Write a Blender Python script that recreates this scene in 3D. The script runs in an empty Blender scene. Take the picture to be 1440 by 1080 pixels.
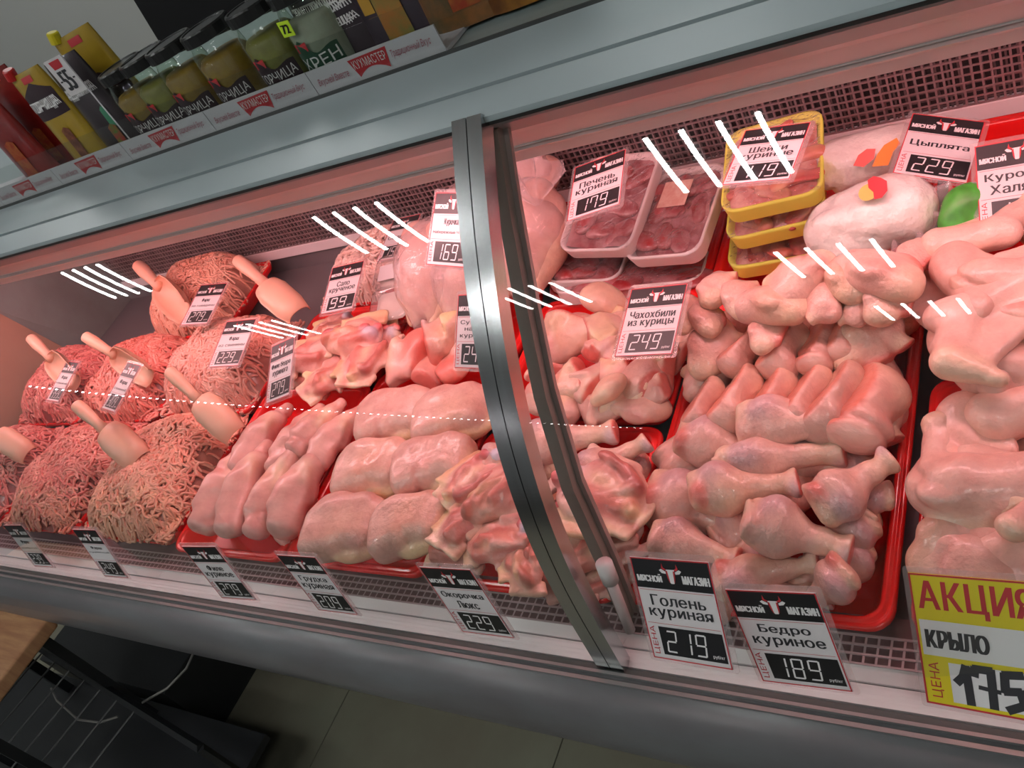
import bpy, math, random
import numpy as np
from mathutils import Matrix, Vector

# ------------------------------------------------------------------ camera, world, lights, exposure
sc = bpy.context.scene
COL = sc.collection
F_PX = 1200.0
CAM = np.array([0.0, 0.0, 1.63])
AX = np.array([0.81689913, -0.04599549, -0.57494367])
AY = np.array([0.36641646, -0.72843889, 0.57889183])
AZ = np.array([-0.44543775, -0.68356506, -0.57820759])
R = np.stack([AX, AY, AZ])
cd = bpy.data.cameras.new('camera'); cam = bpy.data.objects.new('camera', cd); COL.objects.link(cam)
cd.sensor_width = 36; cd.lens = F_PX / 1440 * 36; cd.clip_start = .02
cx, cy, cz = R @ [1, 0, 0], R @ [0, -1, 0], R @ [0, 0, -1]
m4 = Matrix(((cx[0], cy[0], cz[0], 0), (cx[1], cy[1], cz[1], 0), (cx[2], cy[2], cz[2], CAM[2]), (0, 0, 0, 1)))
cam.matrix_world = m4
sc.camera = cam
sc.view_settings.view_transform = 'Standard'; sc.view_settings.look = 'None'
sc.view_settings.gamma = 1; sc.view_settings.use_curve_mapping = False
sc.view_settings.exposure = 0.0
w = bpy.data.worlds.new('room_air'); sc.world = w; w.use_nodes = True
w.node_tree.nodes['Background'].inputs[0].default_value = (.8, .9, 1, 1)
w.node_tree.nodes['Background'].inputs[1].default_value = .02
CEIL_STRENGTH = 55.0
CASE_STRENGTH = 30.0
sc.cycles.use_denoising = True
sc.cycles.max_bounces = 8; sc.cycles.transparent_max_bounces = 24
sc.cycles.caustics_reflective = False; sc.cycles.caustics_refractive = False
sc.cycles.sample_clamp_indirect = 4

random.seed(4)
RNG = np.random.default_rng(7)

# ------------------------------------------------------------------ placing helpers
def ray(px, py): return R @ np.array([px - 720, py - 540, F_PX])
def at(px, py, x=None, y=None, z=None):
    r = ray(px, py)
    if y is not None: t = (y - CAM[1]) / r[1]
    elif z is not None: t = (z - CAM[2]) / r[2]
    else: t = (x - CAM[0]) / r[0]
    return CAM + t * r
def rim(y): return .86 + .08 * (y - .418)          # height of the tray rims over the sloping deck
def P(px, py, h=0.0):
    r = ray(px, py)
    t = (.86 + h - .08 * .418 - CAM[2]) / (r[2] - .08 * r[1])
    return CAM + t * r
def proj(p):
    c = R.T @ (np.asarray(p) - CAM); return np.array([c[0] / c[2] * F_PX + 720, c[1] / c[2] * F_PX + 540])
def euler_m(a, b, c):
    ca, sa, cb, sb, cc, s_ = math.cos(a), math.sin(a), math.cos(b), math.sin(b), math.cos(c), math.sin(c)
    return (np.array([[cc, -s_, 0], [s_, cc, 0], [0, 0, 1]]) @ np.array([[cb, 0, sb], [0, 1, 0], [-sb, 0, cb]])
            @ np.array([[1, 0, 0], [0, ca, -sa], [0, sa, ca]]))
def rotvec(v):
    t = np.linalg.norm(v)
    if t < 1e-9: return np.eye(3)
    k = v / t; K = np.array([[0, -k[2], k[1]], [k[2], 0, -k[0]], [-k[1], k[0], 0]])
    return np.eye(3) + math.sin(t) * K + (1 - math.cos(t)) * K @ K
def pose_from_corners(cs, W, H, guess, wd=0.0, nrm=(0, -.6, .8)):
    """where a W x H card stands in the case: corners TL TR BR BL"""
    cs = np.array(cs, float)
    loc = np.array([[-W/2, H/2, 0], [W/2, H/2, 0], [W/2, -H/2, 0], [-W/2, -H/2, 0]])
    n = np.array(nrm, float); n /= np.linalg.norm(n)
    xa = np.cross([0, 0, 1.], n); xa /= np.linalg.norm(xa); ya = np.cross(n, xa)
    M0 = np.stack([xa, ya, n], 1)
    g = np.array(guess, float)
    q = np.zeros(6)
    def res(q):
        M = rotvec(q[:3]) @ M0; T = g + q[3:]
        e = []
        for l, c in zip(loc, cs): e += list(proj(M @ l + T) - c)
        e += list(q[3:] * wd) + list(q[:3] * 3)
        return np.array(e)
    for it in range(40):
        r0 = res(q); J = np.zeros((len(r0), 6))
        for i in range(6):
            d = q.copy(); d[i] += 1e-5; J[:, i] = (res(d) - r0) / 1e-5
        dq = np.linalg.solve(J.T @ J + np.eye(6) * 1e-1, -J.T @ r0)
        q = q + np.clip(dq, -.3, .3)
    M = rotvec(q[:3]) @ M0; T = g + q[3:]
    return M, T, np.abs(res(q)[:8]).max()
def frame(M, T, s=(1, 1, 1)):
    return Matrix([[M[i][0]*s[0], M[i][1]*s[1], M[i][2]*s[2], T[i]] for i in range(3)] + [[0, 0, 0, 1]])

# ------------------------------------------------------------------ object helpers
def tag(o, label=None, cat=None, group=None, kind=None):
    if label: o['label'] = label
    if cat: o['category'] = cat
    if group: o['group'] = group
    if kind: o['kind'] = kind
    return o
def empty(name, M=None):
    o = bpy.data.objects.new(name, None); o.empty_display_size = .02; COL.objects.link(o)
    if M is not None: o.matrix_world = M
    return o
def link(name, me, mat=None, parent=None, M=None):
    o = bpy.data.objects.new(name, me); COL.objects.link(o)
    if mat is not None and not me.materials: me.materials.append(mat)
    if parent is not None: o.parent = parent
    if M is not None:
        if parent is None: o.matrix_world = M
        else: o.matrix_local = M
    return o
def mesh(name, V, Fc, smooth=False, col=None):
    me = bpy.data.meshes.new(name)
    me.from_pydata([tuple(map(float, v)) for v in V], [], [tuple(map(int, f)) for f in Fc])
    if smooth: me.polygons.foreach_set('use_smooth', [True] * len(me.polygons))
    if col is not None:
        a = me.color_attributes.new('Col', 'FLOAT_COLOR', 'POINT')
        c = np.ones((len(V), 4)); c[:, :3] = col; a.data.foreach_set('color', c.ravel())
    me.update(); return me
class MB:
    def __init__(s): s.V = []; s.F = []
    def add(s, V, Fc):
        o = len(s.V); s.V += [tuple(v) for v in V]; s.F += [tuple(i + o for i in f) for f in Fc]; return s
    def box(s, a, b, M=None):
        (x0, y0, z0), (x1, y1, z1) = a, b
        V = [(x0,y0,z0),(x1,y0,z0),(x1,y1,z0),(x0,y1,z0),(x0,y0,z1),(x1,y0,z1),(x1,y1,z1),(x0,y1,z1)]
        if M is not None: V = [tuple(M @ np.array(v)) for v in V]
        return s.add(V, [(0,3,2,1),(4,5,6,7),(0,1,5,4),(1,2,6,5),(2,3,7,6),(3,0,4,7)])
    def extr(s, prof, x0, x1, closed=True):
        """profile of (y, z) pulled along x"""
        n = len(prof); V = [(x0, y, z) for y, z in prof] + [(x1, y, z) for y, z in prof]
        Fc = [(i, (i+1) % n, (i+1) % n + n, i + n) for i in range(n if closed else n - 1)]
        if closed: Fc += [tuple(range(n))[::-1], tuple(range(n, 2*n))]
        return s.add(V, Fc)
    def tube(s, pts, r, n=8, cap=True):
        pts = [np.array(p, float) for p in pts]
        rr = r if hasattr(r, '__len__') else [r] * len(pts)
        V = []; up = None
        for i, p in enumerate(pts):
            t = pts[min(i+1, len(pts)-1)] - pts[max(i-1, 0)]; t = t / (np.linalg.norm(t) + 1e-12)
            if up is None:
                up = np.cross(t, [0, 0, 1.]);
                if np.linalg.norm(up) < .1: up = np.cross(t, [0, 1., 0])
            up = up - t * up.dot(t); up /= np.linalg.norm(up); b = np.cross(t, up)
            for k in range(n):
                a = 2 * math.pi * k / n; V.append(p + rr[i] * (up * math.cos(a) + b * math.sin(a)))
        Fc = []
        for i in range(len(pts) - 1):
            for k in range(n):
                a, b_ = i*n + k, i*n + (k+1) % n; Fc.append((a, b_, b_ + n, a + n))
        if cap: Fc += [tuple(range(n))[::-1], tuple(range((len(pts)-1)*n, len(pts)*n))]
        return s.add(V, Fc)
    def lathe(s, prof, n=24, c=(0, 0, 0)):
        """(r, z) pairs turned about z"""
        V = []; Fc = []
        for r, z in prof:
            for k in range(n):
                a = 2*math.pi*k/n; V.append((c[0] + r*math.cos(a), c[1] + r*math.sin(a), c[2] + z))
        for i in range(len(prof) - 1):
            for k in range(n):
                a, b = i*n + k, i*n + (k+1) % n; Fc.append((a, b, b+n, a+n))
        if prof[0][0] > 1e-5: Fc.append(tuple(range(n))[::-1])
        if prof[-1][0] > 1e-5: Fc.append(tuple(range((len(prof)-1)*n, len(prof)*n)))
        return s.add(V, Fc)
    def poly(s, pts, z=0.0):
        """flat outline, earclipped by Blender as an n-gon"""
        return s.add([(x, y, z) for x, y in pts], [tuple(range(len(pts)))])
    def prism(s, pts, z0, z1):
        n = len(pts); V = [(x, y, z0) for x, y in pts] + [(x, y, z1) for x, y in pts]
        return s.add(V, [tuple(range(n))[::-1], tuple(range(n, 2*n))] + [(i, (i+1) % n, (i+1) % n + n, i+n) for i in range(n)])
    def mesh(s, name, smooth=False): return mesh(name, s.V, s.F, smooth)
    def obj(s, name, mat, parent=None, M=None, smooth=False): return link(name, s.mesh(name, smooth), mat, parent, M)
def bevel(o, wd=.002, seg=2):
    b = o.modifiers.new('bevel', 'BEVEL'); b.width = wd; b.segments = seg; b.limit_method = 'ANGLE'; return o

# ------------------------------------------------------------------ materials
MATS = {}
def mat(name, col=(.8, .8, .8), rough=.5, metal=0., spec=.5, emit=None, es=0., coat=0., var=0., vscale=8., bump=0., bscale=60.,
        attr=False, col2=None, stretch=None, sss=0., objvar=0.):
    if name in MATS: return MATS[name]
    m = bpy.data.materials.new(name); MATS[name] = m; m.use_nodes = True
    nt = m.node_tree; N = nt.nodes; L = nt.links; b = N['Principled BSDF']
    b.inputs['Roughness'].default_value = rough; b.inputs['Metallic'].default_value = metal
    b.inputs['Specular IOR Level'].default_value = spec; b.inputs['Coat Weight'].default_value = coat; b.inputs['Coat Roughness'].default_value = .12
    b.inputs['Base Color'].default_value = (*col, 1)
    if sss:
        b.inputs['Subsurface Weight'].default_value = sss; b.inputs['Subsurface Radius'].default_value = (1, .35, .25); b.inputs['Subsurface Scale'].default_value = .006
    if emit is not None: b.inputs['Emission Color'].default_value = (*emit, 1); b.inputs['Emission Strength'].default_value = es
    src = None
    if attr:
        a = N.new('ShaderNodeAttribute'); a.attribute_name = 'Col'; src = a.outputs['Color']
    tc = None
    if var or bump or col2:
        tc = N.new('ShaderNodeTexCoord'); vec = tc.outputs['Object']
        if stretch:
            mp = N.new('ShaderNodeMapping'); mp.inputs['Scale'].default_value = stretch; L.new(vec, mp.inputs[0]); vec = mp.outputs[0]
    if var or col2:
        nz = N.new('ShaderNodeTexNoise'); nz.inputs['Scale'].default_value = vscale; nz.inputs['Detail'].default_value = 6; nz.inputs['Roughness'].default_value = .6
        L.new(vec, nz.inputs['Vector'])
        if col2:
            mr = N.new('ShaderNodeMapRange'); mr.inputs[1].default_value = .38; mr.inputs[2].default_value = .62; L.new(nz.outputs[0], mr.inputs[0])
            mx = N.new('ShaderNodeMix'); mx.data_type = 'RGBA'; mx.inputs['A'].default_value = (*col, 1); mx.inputs['B'].default_value = (*col2, 1)
            L.new(mr.outputs[0], mx.inputs['Factor'])
            if src: L.new(src, mx.inputs['A'])
            src = mx.outputs['Result']
        else:
            mr = N.new('ShaderNodeMapRange'); mr.inputs[1].default_value = .3; mr.inputs[2].default_value = .7
            mr.inputs[3].default_value = 1 - var; mr.inputs[4].default_value = 1 + var; L.new(nz.outputs[0], mr.inputs[0])
            mx = N.new('ShaderNodeMix'); mx.data_type = 'RGBA'; mx.blend_type = 'MULTIPLY'; mx.inputs['Factor'].default_value = 1; mx.clamp_result = False
            mx.inputs['A'].default_value = (*col, 1)
            if src: L.new(src, mx.inputs['A'])
            cb = N.new('ShaderNodeCombineColor'); L.new(mr.outputs[0], cb.inputs[0])
            gm = N.new('ShaderNodeMath'); gm.operation = 'POWER'; gm.inputs[1].default_value = 1.5; L.new(mr.outputs[0], gm.inputs[0])
            L.new(gm.outputs[0], cb.inputs[1]); L.new(gm.outputs[0], cb.inputs[2]); L.new(cb.outputs[0], mx.inputs['B'])
            src = mx.outputs['Result']
    if objvar:
        oi = N.new('ShaderNodeObjectInfo'); hs = N.new('ShaderNodeHueSaturation')
        mr = N.new('ShaderNodeMapRange'); mr.inputs[3].default_value = 1 - objvar; mr.inputs[4].default_value = 1 + objvar * .6; L.new(oi.outputs['Random'], mr.inputs[0])
        L.new(mr.outputs[0], hs.inputs['Value'])
        if src: L.new(src, hs.inputs['Color'])
        else: hs.inputs['Color'].default_value = (*col, 1)
        src = hs.outputs[0]
    if src: L.new(src, b.inputs['Base Color'])
    if bump:
        n2 = N.new('ShaderNodeTexNoise'); n2.inputs['Scale'].default_value = bscale; n2.inputs['Detail'].default_value = 4; L.new(vec, n2.inputs['Vector'])
        bp = N.new('ShaderNodeBump'); bp.inputs['Strength'].default_value = bump; bp.inputs['Distance'].default_value = .002; L.new(n2.outputs[0], bp.inputs['Height']); L.new(bp.outputs[0], b.inputs['Normal'])
    return m
def clear(name, tint=(1, 1, 1), refl=1.0, ior=1.45, rough=0.0, haze=0.0, bump=0., bscale=40., hazecol=(.8, .8, .8)):
    """thin clear sheet: lets light straight through and mirrors by Fresnel"""
    if name in MATS: return MATS[name]
    m = bpy.data.materials.new(name); MATS[name] = m; m.use_nodes = True
    nt = m.node_tree; N = nt.nodes; L = nt.links; N.remove(N['Principled BSDF']); out = N['Material Output']
    tr = N.new('ShaderNodeBsdfTransparent'); tr.inputs[0].default_value = (*tint, 1)
    gl = N.new('ShaderNodeBsdfGlossy'); gl.inputs['Roughness'].default_value = rough; gl.inputs[0].default_value = (1, 1, 1, 1)
    fr = N.new('ShaderNodeFresnel'); ge = N.new('ShaderNodeNewGeometry'); im = N.new('ShaderNodeMix'); im.inputs['A'].default_value = ior; im.inputs['B'].default_value = 1 / ior
    L.new(ge.outputs['Backfacing'], im.inputs['Factor']); L.new(im.outputs['Result'], fr.inputs[0])
    mu = N.new('ShaderNodeMath'); mu.operation = 'MULTIPLY'; mu.use_clamp = True; mu.inputs[1].default_value = refl; L.new(fr.outputs[0], mu.inputs[0])
    mx = N.new('ShaderNodeMixShader'); L.new(mu.outputs[0], mx.inputs[0]); L.new(gl.outputs[0], mx.inputs[2])
    src = tr.outputs[0]
    if haze:
        df = N.new('ShaderNodeBsdfDiffuse'); df.inputs[0].default_value = (*hazecol, 1)
        m2 = N.new('ShaderNodeMixShader'); m2.inputs[0].default_value = haze; L.new(src, m2.inputs[1]); L.new(df.outputs[0], m2.inputs[2]); src = m2.outputs[0]
    L.new(src, mx.inputs[1]); L.new(mx.outputs[0], out.inputs[0])
    if bump:
        tc = N.new('ShaderNodeTexCoord'); n2 = N.new('ShaderNodeTexNoise'); n2.inputs['Scale'].default_value = bscale; n2.inputs['Detail'].default_value = 3; n2.inputs['Distortion'].default_value = 1.5
        L.new(tc.outputs['Object'], n2.inputs['Vector'])
        bp = N.new('ShaderNodeBump'); bp.inputs['Strength'].default_value = bump; bp.inputs['Distance'].default_value = .01; L.new(n2.outputs[0], bp.inputs['Height'])
        L.new(bp.outputs[0], gl.inputs['Normal']); L.new(bp.outputs[0], fr.inputs['Normal'])
    return m

M_TILE = mat('floor_tile', (.20, .19, .14), .35, var=.12, vscale=3)
M_WALL = mat('plaster', (.60, .61, .58), .8)
M_DARKWALL = mat('shop_wall', (.30, .31, .31), .7)
M_CEIL = mat('ceiling', (.42, .44, .44), .8, var=.1, vscale=2)
M_FRAME = mat('ceiling_grid', (.5, .5, .5), .5)
M_LED = mat('led_white', (1, 1, 1), emit=(.97, 1, .985), es=CEIL_STRENGTH)
M_CASELAMP = mat('case_lamp', (1, 1, 1), emit=(1, .50, .52), es=CASE_STRENGTH)
M_CANOPY = mat('painted_steel', (.35, .41, .425), .38, var=.03, vscale=3)
M_SEAM = mat('dark_seam', (.03, .035, .035), .6)
M_HOUSING = mat('lamp_housing_paint', (.55, .50, .49), .35)
M_WHITE = mat('white_paint', (.86, .80, .80), .35)
M_STEEL = mat('steel_sheet', (.34, .33, .34), .38, metal=.6, var=.06, vscale=5)
M_DECK = mat('deck_sheet', (.20, .19, .20), .4, metal=.3)
M_PERF = mat('perforated_sheet', (.46, .36, .37), .5)
M_HOLE = mat('grille_dark', (.02, .012, .012), .8)
M_BUMP = mat('bumper_plastic', (.15, .148, .155), .30, var=.12, vscale=14, stretch=(.4, 1, 1), bump=.05, bscale=30)
M_TRIM = mat('aluminium_trim', (.42, .43, .42), .3, metal=.7)
M_TRIMD = mat('dark_trim', (.06, .075, .07), .4)
M_MULL = mat('brushed_steel', (.62, .63, .64), .20, metal=1, var=.04, vscale=30, stretch=(6, .3, .3))
M_POST = mat('bronze_post', (.30, .25, .22), .45, metal=.1, var=.08, vscale=10)
M_CAP = mat('white_plastic', (.75, .68, .68), .35)
M_GLASS = clear('showcase_glass', (.955, .975, .965), refl=1.3, ior=1.38)
M_RED = mat('red_plastic', (.80, .012, .012), .22, coat=.4, bump=.03, bscale=20)
M_SCOOP = mat('scoop_plastic', (.88, .50, .36), .38, sss=.15)
M_MEAT = mat('raw_meat', attr=True, rough=.36, var=.13, vscale=38, bump=.45, bscale=170, coat=.35, sss=.08, objvar=.12)
M_FIL = mat('wet_fillet', attr=True, rough=.34, var=.16, vscale=30, bump=.5, bscale=90, coat=.3, sss=.10, objvar=.08)
M_MINCE = mat('mince', attr=True, rough=.36, var=.16, vscale=40, coat=.4)
M_FOAM = mat('foam_white', (.82, .72, .70), .5, bump=.08, bscale=200)
M_FOAMY = mat('foam_yellow', (.86, .90, .14), .5, bump=.08, bscale=200)
M_LIVER = mat('frozen_liver', (.20, .012, .018), .3, coat=.5, col2=(.45, .22, .23), vscale=26, bump=.6, bscale=70)
M_NECK = mat('frozen_necks', (.50, .10, .08), .35, coat=.4, col2=(.80, .48, .42), vscale=30, bump=.5, bscale=90)
M_FILM = clear('cling_film', (1, 1, 1), refl=1.3, ior=1.4, rough=.08, haze=.05, bump=.9, bscale=55)
M_BAG = clear('thin_bag', (1, .97, .97), refl=1.6, ior=1.4, rough=.16, haze=.30, bump=.8, bscale=26, hazecol=(.9, .74, .74))
M_BAGW = mat('printed_bag', (.86, .80, .74), .32, var=.12, vscale=16, bump=1.0, bscale=30, coat=.3)
for n_b in M_BAGW.node_tree.nodes:
    if n_b.type == 'BUMP': n_b.inputs['Distance'].default_value = .009
for n_b in M_MEAT.node_tree.nodes:
    if n_b.type == 'BUMP': n_b.inputs['Distance'].default_value = .003
M_HOLD = clear('tag_plastic', (.98, .93, .93), refl=.5, ior=1.45, rough=.2, haze=.12)
M_CARD = mat('card_white', (.74, .70, .71), .5)
M_BLACK = mat('print_black', (.012, .012, .014), .4)
M_INK = mat('print_ink', (.03, .03, .035), .5)
M_PRED = mat('print_red', (.55, .03, .04), .5)
M_PWHITE = mat('print_white', (.85, .83, .83), .5)
M_YEL = mat('print_yellow', (.82, .68, .02), .45)
M_GREEN = mat('green_print', (.08, .35, .05), .4)
M_LIME = mat('sticker_lime', (.60, .85, .03), .5)
M_STRIP = mat('cardboard_white', (.66, .62, .66), .6)
M_SHELFW = clear('guard_glass', (.93, .95, .94), refl=1.0, ior=1.4)
M_JARG = clear('jar_glass', (.9, .95, .9), refl=1.2, ior=1.45)
M_LID = mat('black_lid', (.018, .018, .018), .3, metal=.2)
M_MUST = mat('mustard', (.25, .14, .015), .45, var=.2, vscale=40)
M_MUSTG = mat('green_mustard', (.19, .17, .03), .45, var=.2, vscale=40)
M_HREN = mat('horseradish', (.30, .31, .25), .5, var=.1, vscale=40)
M_DARKLAB = mat('label_dark', (.03, .012, .018), .4)
M_WOOD = mat('oak_top', (.52, .26, .13), .45, var=.22, vscale=7, stretch=(1, 8, 1))
M_BOX = mat('kraft_board', (.44, .27, .19), .8, var=.05, vscale=4)
M_BLK = mat('black_metal', (.012, .013, .015), .4)
M_WIRE = mat('grey_wire', (.12, .12, .12), .4, metal=.5)
M_CABLE = mat('cable_grey', (.25, .24, .22), .5)
M_CLOTH = mat('black_cloth', (.008, .008, .009), .9)
M_TUB = mat('fat_white', (.85, .74, .68), .4, var=.08, vscale=60, bump=.3, bscale=100)

# ------------------------------------------------------------------ room
def struct(name, o): tag(o, kind='structure'); return o
fl = MB().box((-6, -4.2, -.06), (3, 2.9, -.006)).obj('floor', mat('grout', (.02, .02, .018), .9)); struct('floor', fl)
tile_me = MB().box((.0015, .0015, -.006), (.6485, .6485, 0)).mesh('floor_tile')
for i in range(-4, 4):
    for j in range(-3, 4):
        link('floor_tile', tile_me, M_TILE, fl, Matrix.Translation((-1.0 + .65 * i, -.06 + .65 * j, 0)))
for nm, a, b, mt in (('wall_back', (-6, 2.9, 0), (3, 3.0, 3.1), M_WALL), ('wall_front', (-6, -4.3, 0), (3, -4.2, 3.1), M_DARKWALL),
                     ('wall_left', (-6.1, -4.3, 0), (-6, 3, 3.1), M_DARKWALL), ('wall_right', (3, -4.3, 0), (3.1, 3, 3.1), M_WALL), ('ceiling', (-6.1, -4.3, 3.0), (3.1, 3, 3.1), M_CEIL)):
    struct(nm, MB().box(a, b).obj(nm, mt))

panel_fr = MB().box((-.3, -.3, -.004), (.3, .3, .012)).mesh('ceiling_light')
strip_me = MB().box((-.008, -.225, -.014), (.008, .225, -.004)).mesh('led_strip')
lamps = [(-.99, -.68, 'nearest the case'), (-.89, -1.92, 'second from the case'), (-.75, -3.15, 'third from the case'), (-2.53, -.69, 'above the middle of the case'),
         (-2.31, -1.92, 'middle of the left row'), (-4.55, -.66, 'far left over the case end'), (1.0, -.68, 'right of the viewer'), (1.0, -1.92, 'behind on the right'), (-4.3, -1.92, 'far left second row'),
         (-2.5, 1.9, 'added behind the case to brighten the back wall, left'), (-.95, 1.9, 'added behind the case to brighten the back wall, middle'), (-4.4, 1.9, 'added behind the case to brighten the back wall, far left')]  # these three lamps are added, unseen, to brighten the back wall
for x, y, how in lamps:
    e = empty('ceiling_light', Matrix.Translation((x, y, 2.985)))
    tag(e, 'square LED ceiling light with four bright strips, ' + how, 'ceiling light', 'LED ceiling lights mirrored in the glass')
    link('frame', panel_fr, M_FRAME, e)
    for k in range(4): link('led_strip', strip_me, M_LED, e, Matrix.Translation((-.18 + .12 * k, 0, 0)))

# ------------------------------------------------------------------ refrigerated case
XL, XR = -2.62, .55
case = empty('display_case', Matrix.Translation((-1, .8, 0)))
tag(case, 'long refrigerated meat display case with curved front glass and grey bumper', 'display case')
OFF = Matrix.Translation((1, -.8, 0))
def cpart(name, mb, mt, smooth=False, bv=None):
    o = mb.obj(name, mt, case, OFF, smooth)
    if bv: bevel(o, bv)
    return o
prof = [(-2.06035187, 4), (2.9032732, 3), (-0.32338967, 2), (0.11717394, 1), (0.35719132, 0)]
def gy(z): return sum(c * (z - .83) ** p for c, p in prof)
def gn(z):
    s = sum(c * p * (z - .83) ** (p - 1) for c, p in prof if p); n = np.array([-1, s]); return n / np.linalg.norm(n)
GZ = np.linspace(.826, 1.366, 140)
def curved(x0, x1, off0, off1):
    """a strip that follows the curved glass between two offsets"""
    a = [(gy(z) + gn(z)[0] * off0, z + gn(z)[1] * off0) for z in GZ]
    b = [(gy(z) + gn(z)[0] * off1, z + gn(z)[1] * off1) for z in GZ]
    return MB().extr(a + b[::-1], x0, x1)
XM0, XM1 = -.478, -.4445
def pane(x0, x1):
    n = len(GZ); V = [(x0, gy(z), z) for z in GZ] + [(x1, gy(z), z) for z in GZ]
    mb = MB().add(V, [(i + n, i + n + 1, i + 1, i) for i in range(n - 1)]); return mb
cpart('front_glass', pane(XL, XM0 + .006), M_GLASS, True)
cpart('front_glass', pane(XM1 - .006, XR), M_GLASS, True)
xm = (XM0 + XM1) / 2
cpart('mullion', curved(XM0, xm - .0006, .006, -.012), M_MULL)
cpart('mullion', curved(xm + .0006, XM1, .006, -.012), M_MULL)
# inner prop behind the mullion
ip = [(.614, 1.345), (.571, 1.283), (.521, 1.204), (.479, 1.13), (.441, 1.033), (.421, .923), (.403, .845)]
cpart('inner_post', MB().extr(ip + [(y + .014, z) for y, z in ip[::-1]], -.4615, -.4475), M_POST)
cpart('inner_post', MB().extr([(y + .012, z) for y, z in ip] + [(y + .018, z) for y, z in ip[::-1]], -.4475, -.442), mat('post_edge', (.45, .36, .34), .4, metal=.4))
a, b = at(849, 792, y=.392), at(886, 886, y=.378)
cpart('rod_cap', MB().tube([a, a + (b - a) * .25], .0088, 14), M_CAP, True)
cpart('rod', MB().tube([a + (b - a) * .25, b], .0058, 12), mat('rod_grey', (.62, .5, .5), .35), True)
# bumper, trims, ledge
bp = [(.356, .828), (.340, .826), (.322, .818), (.308, .803), (.300, .783), (.2975, .76), (.300, .737), (.308, .715), (.320, .70), (.345, .69), (.36, .69), (.36, .80)]
cpart('bumper', MB().extr(bp, -2.75, XR), M_BUMP, True)
cpart('bumper_trim', MB().box((-2.75, .3455, .8275), (XR, .349, .832)), M_TRIM)
cpart('bumper_trim', MB().box((-2.75, .3365, .825), (XR, .341, .8285)), M_TRIM)
cpart('glass_channel', MB().box((-2.75, .349, .82), (XR, .3565, .829)), M_TRIMD)
cpart('ledge', MB().extr([(.360, .826), (.3775, .8322), (.3775, .80), (.36, .80)], XL, XR), M_WHITE)
cpart('ledge', MB().extr([(.3795, .8330), (.393, .840), (.393, .80), (.3795, .80)], XL, XR), M_WHITE)
cpart('ledge_groove', MB().box((XL, .377, .79), (XR, .380, .829)), M_SEAM)
# perforated riser: thin bars over a dark gap
rise = MB(); 
def riser(t): return np.array([.393 + .030 * t, .840 - .001 * t])
for k in range(4):
    t = k / 3; y, z = riser(t); rise.box((XL, y - .001, z - .001), (XR, y + .001, z + .001))
x = XL
while x < XR:
    y0, z0 = riser(0); y1, z1 = riser(1)
    rise.add([(x, y0, z0), (x + .0022, y0, z0), (x + .0022, y1, z1), (x, y1, z1)], [(0, 1, 2, 3)]); x += .0115
tag(cpart('air_grille', rise, M_PERF), kind='stuff')
cpart('grille_backing', MB().extr([(.394, .832), (.45, .83), (.45, .79), (.394, .79)], XL, XR), mat('grille_back', (.20, .12, .13), .7))
cpart('deck', MB().extr([(.40, .80), (1.2, .864), (1.2, .84), (.40, .78)], XL, XR), M_DECK)
cpart('base', MB().box((-2.6, .62, .05), (XR, 1.24, .80)), mat('base_dark', (.03, .03, .03), .6))
# rear wall and mesh
cpart('back_panel', MB().box((XL, 1.2, .80), (XR, 1.23, 1.36)), M_STEEL)
cpart('light_bar', MB().box((-2.25, 1.185, .908), (XR, 1.2, .934)), M_WHITE, bv=.002)
for s in range(1):
    g = MB(); x = -2.24
    while x < XR: g.box((x, 1.186, .934), (x + .0028, 1.189, 1.06)); x += .0115
    for k in range(11): g.box((-2.25, 1.1855, .934 + k * .0115), (XR, 1.1865, .9368 + k * .0115))
    g2 = MB(); x = -2.236
    while x < XR: g2.box((x, 1.192, .934), (x + .0028, 1.194, 1.06)); x += .0139
    for k in range(10): g2.box((-2.25, 1.1915, .938 + k * .0127), (XR, 1.1925, .9408 + k * .0127))
    tag(cpart('air_mesh', g, mat('mesh_wire', (.26, .20, .20), .45, metal=.3)), kind='stuff')
    tag(cpart('air_mesh', g2, mat('mesh_wire_back', (.16, .12, .12), .45, metal=.3)), kind='stuff')
cpart('mesh_backing', MB().box((-2.25, 1.196, .93), (XR, 1.1995, 1.07)), M_HOLE)
# end wall of the case
ep = [(gy(z) + .002, z) for z in GZ[::8]] + [(.70, 1.36), (1.2, 1.36), (1.2, .80), (.36, .80)]
cpart('end_panel', MB().extr(ep, -2.32, -2.30), mat('end_grey', (.24, .29, .275), .3, metal=.0, var=.25, vscale=2.5))
# canopy and lamp housing
can = [(.600, 1.361), (.6035, 1.366), (.648, 1.3815), (.76, 1.398), (1.24, 1.398), (1.24, 1.372), (.78, 1.368), (.62, 1.358)]
cpart('canopy', MB().extr([(.600, 1.3605), (.601, 1.3655), (.642, 1.3742), (.642, 1.36)], -2.75, XR), M_CANOPY)
cpart('canopy', MB().extr([(.6482, 1.3752), (.705, 1.392), (.71, 1.378), (.65, 1.36)], -2.75, XR), M_CANOPY)
cpart('top_plate', MB().extr([(.705, 1.3895), (1.24, 1.3895), (1.24, 1.378), (.71, 1.378)], -2.75, XR), M_CANOPY)
cpart('canopy_seam', MB().extr([(.6425, 1.366), (.6478, 1.366), (.6478, 1.36), (.6425, 1.36)], -2.75, XR), M_SEAM)
cpart('shelf_edge', MB().extr([(.7055, 1.392), (.709, 1.394), (.712, 1.394), (.712, 1.3895), (.7055, 1.3895)], -2.75, XR), M_SEAM)
cpart('lamp_housing', MB().extr([(.609, 1.357), (.613, 1.349), (.633, 1.331), (.646, 1.33), (.646, 1.36), (.609, 1.36)], XL, XR), M_CANOPY)  # darker paint stands for the dim upper end of the light gradient
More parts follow.
